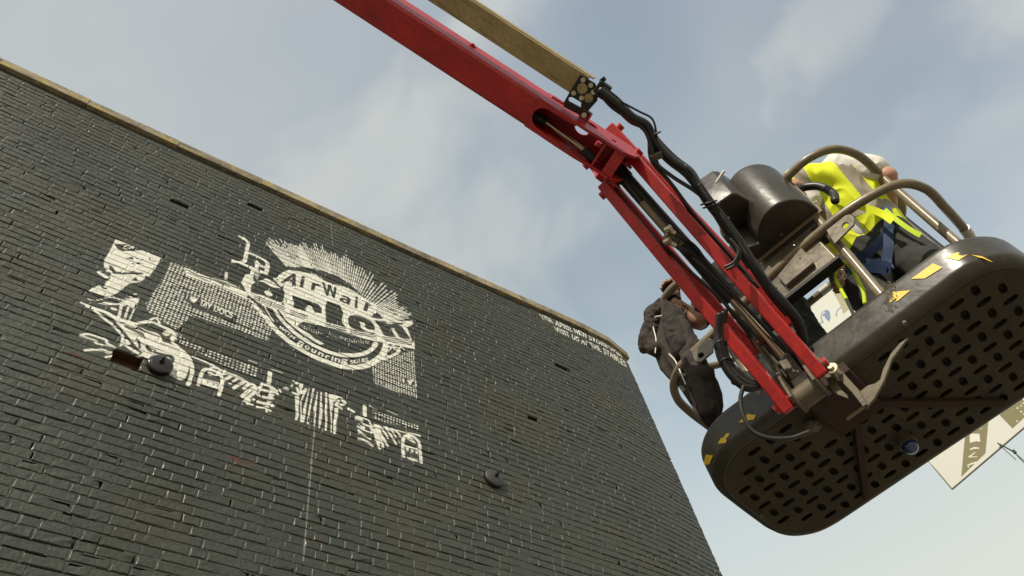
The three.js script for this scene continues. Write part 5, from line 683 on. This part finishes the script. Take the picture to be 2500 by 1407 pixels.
// ---- the second person, mostly behind the jib, one gloved hand on the rail
{
  const hipL = B(-0.40, 2.95, 0.92), hipR = B(-0.22, 2.97, 0.92), pel = B(-0.31, 2.96, 0.98), chest = B(-0.24, 2.93, 1.36), sL = B(-0.38, 2.86, 1.36), sR = B(-0.08, 2.98, 1.40), neck = B(-0.19, 2.91, 1.5), headC = B(-0.13, 2.88, 1.62);
  const elL = onQ(1704, 782, 2.70), wrL = B(-0.612, 2.605, 1.11), elR = B(0.0, 2.92, 1.14), wrR = B(0.02, 2.78, 1.0);
  const kL = B(-0.40, 2.9, 0.5), fL = B(-0.4, 2.95, 0.1), kR = B(-0.22, 2.9, 0.5), fR = B(-0.2, 2.96, 0.1);
  const w = thing('person', 'person in black with a tattooed forearm gripping the basket rail behind the red jib', 'person', B(-0.3, 2.95, 0.05));
  const bones = [bone(hipL, hipR, 0.095), bone(pel, chest, 0.11, 0.13), bone(sL, sR, 0.065), bone(chest, neck, 0.09, 0.055), bone(neck, headC, 0.055), bone(sL, elL, 0.05, 0.043), bone(elL, wrL, 0.044, 0.03), bone(sR, elR, 0.05, 0.042), bone(elR, wrR, 0.04, 0.03), bone(hipL, kL, 0.08, 0.055), bone(kL, fL, 0.055, 0.04), bone(hipR, kR, 0.08, 0.055), bone(kR, fR, 0.055, 0.04), bone(fL, fL.clone().addScaledVector(AQ, -0.16), 0.045, 0.04), bone(fR, fR.clone().addScaledVector(AQ, -0.16), 0.045, 0.04)];
  const skinG = meshField(field(bones, 0.035), B(-0.3, 2.85, 0.8), 0.95, 100), headG = meshField(field(headBones(headC, V(0, 1, 0), AQ.clone().negate().addScaledVector(AX, -0.5)), 0.02), headC, 0.16, 60);
  const fw = V(0, 0.085, 0).addScaledVector(AX, 0.012).addScaledVector(AQ, -0.012), hb = handBones(wrL, fw, AQ.clone().negate(), -1, 0.95);
  const hL = meshField(field([bone(elL.clone().lerp(wrL, 0.85), wrL, 0.032, 0.029), ...hb], 0.007), wrL.clone().addScaledVector(fw, 0.8), 0.15, 80), hR = meshField(field([bone(elR.clone().lerp(wrR, 0.85), wrR, 0.031, 0.028), ...handBones(wrR, wrR.clone().sub(elR), V(0, -1, 0), -1, 0.5)], 0.008), wrR.clone().add(wrR.clone().sub(elR).setLength(0.07)), 0.16, 60);
  part('body', [skinG, headG, hL, hR], M.skin, w);
  part('hair', meshField(field([bone(headC.clone().addScaledVector(AQ, 0.025), headC.clone().add(V(0, 0.04, 0)).addScaledVector(AQ, 0.02), 0.103)], 0.01), headC, 0.17, 40), M.hair, w);
  // fingerless glove: palm and the roots of the fingers, a shade larger
  const gb = hb.filter((q, i) => i < 4 || (i < 16 && (i - 4) % 3 < 2)).map((q) => ({ ...q, ra: q.ra + 0.0035, rb: q.rb + 0.0035 }));
  part('glove', meshField(field(gb, 0.008), wrL.clone().addScaledVector(fw, 0.8), 0.15, 80), M.black, w);
  part('black_top', meshField(clothNoise(field([bone(pel, chest, 0.135, 0.15), bone(sL, sR, 0.085), bone(sL, sL.clone().lerp(elL, 0.92), 0.078, 0.066), bone(sR, sR.clone().lerp(elR, 0.9), 0.075, 0.062), bone(chest, neck, 0.11, 0.07)], 0.035), 0.016, 20), B(-0.28, 2.85, 1.2), 0.46, 84), M.black, w);
  part('trousers', meshField(clothNoise(field([bone(hipL, hipR, 0.112), bone(hipL, kL, 0.1, 0.08), bone(kL, fL, 0.078, 0.072), bone(hipR, kR, 0.1, 0.08), bone(kR, fR, 0.078, 0.072)], 0.04), 0.02, 18), B(-0.31, 2.93, 0.55), 0.56, 84), M.trousers, w);
  part('boot', meshField(field([bone(fL.clone().add(V(0, 0.04, 0)), fL, 0.062), bone(fL, fL.clone().addScaledVector(AQ, -0.16).add(V(0, -0.01, 0)), 0.058, 0.05)], 0.03), fL.clone().addScaledVector(AQ, -0.06), 0.22, 36), M.black, w); part('boot', meshField(field([bone(fR.clone().add(V(0, 0.04, 0)), fR, 0.062), bone(fR, fR.clone().addScaledVector(AQ, -0.16).add(V(0, -0.01, 0)), 0.058, 0.05)], 0.03), fR.clone().addScaledVector(AQ, -0.06), 0.22, 36), M.black, w);
  // tattoo lines on the forearm, toward the camera
  const fa = (t, s) => { const p = elL.clone().lerp(wrL, t), see = eye.clone().sub(p).normalize(), ax = wrL.clone().sub(elL).normalize(), x = V().crossVectors(ax, see).normalize(), n = V().crossVectors(x, ax); return p.addScaledVector(x, Math.sin(s) * mix(0.044, 0.031, t)).addScaledVector(n, Math.cos(s) * mix(0.044, 0.031, t)); };
  for (const l of [[[0.55, -0.5], [0.62, 0], [0.58, 0.5], [0.48, 0.4]], [[0.5, -0.7], [0.44, -0.2], [0.5, 0.2]], [[0.68, -0.3], [0.7, 0.3], [0.64, 0.6]]]) part('tattoo', tube(l.map(([t, s]) => fa(t, s)), 0.0028, 5, 20), M.tattoo, w);
}
// ---- the black jacket hung over the rail at the wall end
{
  const rows = [[0, [1612, 733], [1634, 737], 0.03, 2.57], [0.06, [1594, 752], [1662, 752], 0.05, 2.575], [0.15, [1588, 790], [1690, 800], 0.062, 2.59], [0.26, [1577, 835], [1705, 840], 0.07, 2.6], [0.33, [1580, 858], [1712, 862], 0.07, 2.6], [0.36, [1600, 868], [1718, 878], 0.066, 2.6], [0.46, [1614, 905], [1738, 905], 0.062, 2.6], [0.54, [1632, 925], [1752, 930], 0.06, 2.6], [0.60, [1658, 945], [1760, 955], 0.058, 2.6], [0.7, [1682, 980], [1762, 985], 0.055, 2.6], [0.82, [1700, 1008], [1757, 1012], 0.05, 2.6], [0.93, [1716, 1032], [1748, 1030], 0.036, 2.6], [1, [1726, 1042], [1740, 1036], 0.012, 2.6]];
  const NR = 70, NC = 64, pos = [], idx = [];
  const samp = (t) => { let k = 0; while (k < rows.length - 2 && t > rows[k + 1][0]) k++; const a = rows[k], b = rows[k + 1], s = sm(clamp((t - a[0]) / (b[0] - a[0]))); return { l: [mix(a[1][0], b[1][0], s), mix(a[1][1], b[1][1], s)], r: [mix(a[2][0], b[2][0], s), mix(a[2][1], b[2][1], s)], d: mix(a[3], b[3], s), q: mix(a[4], b[4], s) }; };
  for (let i = 0; i <= NR; i++) { const t = i / NR, o = samp(t), L = onQ(...o.l, o.q), R2 = onQ(...o.r, o.q), m = L.clone().lerp(R2, 0.5), ux = R2.clone().sub(L).multiplyScalar(0.5); for (let j = 0; j < NC; j++) { const a = j / NC * 2 * Math.PI, c = Math.cos(a), s = Math.sin(a), fold = 0.34 * (noise(c * 3.2 + t * 1.5, s * 2 + t * 2.2, 3) - 0.5) * 2 + 0.3 * Math.sin(c * 9 + t * 5 + 2 * noise(t * 6, c * 2, 1)), p = m.clone().addScaledVector(ux, c).addScaledVector(AQ, s * o.d * (1 + 0.75 * fold)); pos.push(p.x, p.y, p.z); } }
  for (let i = 0; i < NR; i++) for (let j = 0; j < NC; j++) { const a = i * NC + j, b = i * NC + (j + 1) % NC, c = a + NC, d = b + NC; idx.push(a, c, b, b, c, d); }
  const top = pos.length / 3, t0 = samp(0), t1 = samp(1), A = onQ((t0.l[0] + t0.r[0]) / 2, (t0.l[1] + t0.r[1]) / 2, t0.q), Z = onQ((t1.l[0] + t1.r[0]) / 2, (t1.l[1] + t1.r[1]) / 2, t1.q); pos.push(A.x, A.y, A.z, Z.x, Z.y, Z.z); for (let j = 0; j < NC; j++) { idx.push(top, j, (j + 1) % NC); idx.push(top + 1, NR * NC + (j + 1) % NC, NR * NC + j); }
  const g = new THREE.BufferGeometry(); g.setAttribute('position', new THREE.Float32BufferAttribute(pos, 3)); g.setIndex(idx); g.computeVertexNormals();
  const j = thing('jacket', 'black zipped jacket hanging over the basket rail at its wall end', 'jacket', onQ(1735, 1040, 2.6));
  const cloth = part('cloth', g, M.brownCloth, j); cloth.material.side = THREE.DoubleSide;
  const zip = (l, r = 0.0035) => part('zip', tube(l.map(([u, v, q]) => onQ(u, v, q)), r, 7, 40), M.white, cloth);
  zip([[1636, 755, 2.53], [1620, 770, 2.525], [1600, 775, 2.52], [1595, 795, 2.52], [1602, 830, 2.52], [1600, 862, 2.52]]); zip([[1621, 838, 2.525], [1632, 862, 2.52], [1648, 880, 2.52], [1662, 910, 2.52], [1674, 938, 2.525]]);
  part('hood', meshField(clothNoise(field([bone(onQ(1640, 775, 2.53), onQ(1668, 850, 2.53), 0.05, 0.055)], 0.03), 0.02, 16), onQ(1655, 812, 2.53), 0.17, 56), M.black, cloth);
  const sleeve = [bone(onQ(1600, 765, 2.55), onQ(1582, 838, 2.55), 0.05, 0.045), bone(onQ(1640, 780, 2.54), onQ(1640, 860, 2.54), 0.045, 0.05)];
  part('sleeve', meshField(clothNoise(field([sleeve[0], bone(onQ(1582, 838, 2.55), onQ(1602, 852, 2.55), 0.045, 0.04)], 0.03), 0.02, 28), onQ(1592, 810, 2.55), 0.2, 56), M.brownCloth, cloth); part('sleeve', meshField(clothNoise(field([bone(onQ(1660, 800, 2.55), onQ(1712, 920, 2.54), 0.055, 0.05), bone(onQ(1712, 920, 2.54), onQ(1730, 1000, 2.545), 0.05, 0.042)], 0.03), 0.024, 22), onQ(1695, 890, 2.55), 0.36, 64), M.brownCloth, cloth);
}
// ---- street banner beyond the basket
{
  const X = 6, z0 = onPlane(2325, 1195, V(X, 0, 0), V(1, 0, 0)), yT = onPlane(1960, 764, V(X, 0, 0), V(1, 0, 0)).y, zA = z0.z, zB = zA + 1.28, yB = z0.y;
  const cw = 640, ch = Math.round(cw * (yT - yB) / (zB - zA)), cv = document.createElement('canvas'); cv.width = cw; cv.height = ch; const c = cv.getContext('2d'); c.fillStyle = '#d6d6cc'; c.fillRect(0, 0, cw, ch);
  const W = (u, v) => { const P = onPlane(u, v, V(X, 0, 0), V(1, 0, 0)); return [(P.z - zA) / (zB - zA) * cw, (yT - P.y) / (yT - yB) * ch]; };
  const poly = (o, k, l, col) => { c.fillStyle = col; c.beginPath(); l.forEach(([x, y], i) => { const q = W(o[0] + x / k, o[1] + y / k); i ? c.lineTo(...q) : c.moveTo(...q); }); c.closePath(); c.fill(); };
  const o1 = [2200, 950], k1 = 4.69, TAN = '#857e5c', WH = '#e0dfd5';
  poly(o1, k1, [[690, 1010], [760, 300], [1020, 180], [970, 735]], TAN); poly(o1, k1, [[1130, 300], [1280, 455], [1500, 250], [1350, 60]], TAN);
  for (const [x, y, r] of [[1338, 220, 9], [1380, 195, 8], [1380, 262, 9], [1330, 370, 8], [1404, 165, 8], [1410, 290, 8], [918, 455, 6]]) poly(o1, k1, ring2(x, y, r * 1.4, r, 0, 12), WH);
  poly(o1, k1, [[790, 530], [815, 512], [900, 515], [910, 605], [860, 600], [790, 618]], WH); poly(o1, k1, [[785, 690], [840, 665], [895, 672], [900, 684], [830, 688], [800, 700]], WH); poly(o1, k1, [[770, 770], [790, 765], [850, 720], [856, 728], [800, 775], [870, 772], [880, 780], [780, 785]], WH); poly(o1, k1, [[760, 870], [800, 850], [870, 830], [860, 850], [800, 868], [772, 880], [785, 905], [765, 895]], WH);
  const o2 = [1980, 640], k2 = 7.035; poly(o2, k2, [[380, 530], [590, 385], [640, 450], [640, 600], [720, 760], [560, 900], [520, 780], [450, 640]], '#b0a98a');
  poly(o2, k2, [[215, 840], [280, 818], [325, 860], [342, 960], [320, 1035], [285, 1000], [245, 960], [240, 930], [200, 935], [215, 890], [250, 880]], '#7f8eac'); 
  c.strokeStyle = '#97a0b2'; c.lineWidth = 9; const stroke = (o, k, l) => { c.beginPath(); l.forEach(([x, y], i) => { const q = W(o[0] + x / k, o[1] + y / k); i ? c.lineTo(...q) : c.moveTo(...q); }); c.stroke(); }; stroke(o2, k2, [[205, 850], [178, 930], [190, 1000], [212, 1040], [140, 1058]]); stroke(o2, k2, [[525, 780], [470, 815], [438, 890], [445, 940]]);
  const t = new THREE.CanvasTexture(cv); t.colorSpace = THREE.SRGBColorSpace;
  const bn = thing('banner', 'white street banner with tan printed bands hanging beyond the work basket', 'banner', V(X, 0, zB + 0.05));
  const g = new THREE.BoxGeometry(0.006, yT - yB, zB - zA, 1, 16, 10), p = g.attributes.position; for (let i = 0; i < p.count; i++) p.setXYZ(i, p.getX(i) + X + 0.03 * (noise(p.getY(i) * 1.5, p.getZ(i) * 1.5, 2) - 0.5), p.getY(i) + (yT + yB) / 2, p.getZ(i) + (zA + zB) / 2);
  const uv = g.attributes.uv; for (let i = 0; i < p.count; i++) uv.setXY(i, (p.getZ(i) - zA) / (zB - zA), (p.getY(i) - yB) / (yT - yB)); g.computeVertexNormals(); g.userData.keepUV = true;
  part('sheet', g, phys('printed_banner_vinyl', lin3(1, 1, 1), 0.7, { map: t, transmission: 0 }), bn);
  const hem = std('banner_hem', lin3(0.22, 0.20, 0.15), 0.8); part('hem', cyl(V(X, yB, zA), V(X, yT, zA), 0.006), hem, bn); part('hem', cyl(V(X, yB, zA), V(X, yB, zB), 0.007), hem, bn);
  const pole = part('pole', cyl(V(X + 0.02, 0, zB + 0.05), V(X + 0.02, yT + 0.1, zB + 0.05), 0.05, 0.045), M.steelBlack, bn); part('arm', cyl(V(X, yT, zA), V(X, yT, zB + 0.05), 0.015), M.steelBlack, pole); part('arm', cyl(V(X + 0.012, yB + 0.02, zB - 0.4), V(X + 0.012, yB + 0.02, zB + 0.05), 0.012), M.steelBlack, pole);
  const bx = (u, v) => onPlane(u, v, V(X - 0.02, 0, 0), V(1, 0, 0));
  part('tie_cord', tube([bx(2437, 1083), bx(2460, 1095), bx(2478, 1105)], 0.006, 6, 12), M.steelBlack, bn); part('tie_cord', tube([bx(2437, 1083), bx(2462, 1106), bx(2481, 1123)], 0.003, 6, 12), M.steelBlack, bn); part('tie_cord', tube([bx(2476, 1104), bx(2510, 1140), bx(2600, 1235)], 0.0035, 6, 12), M.steelBlack, bn); part('tie_cord', tube([bx(2476, 1104), bx(2520, 1142), bx(2620, 1225)], 0.003, 6, 12), M.steelBlack, bn); part('cord_toggle', cyl(bx(2474, 1100), bx(2480, 1107), 0.011), M.steelBlack, bn);
}
renderer.render(scene, camera);
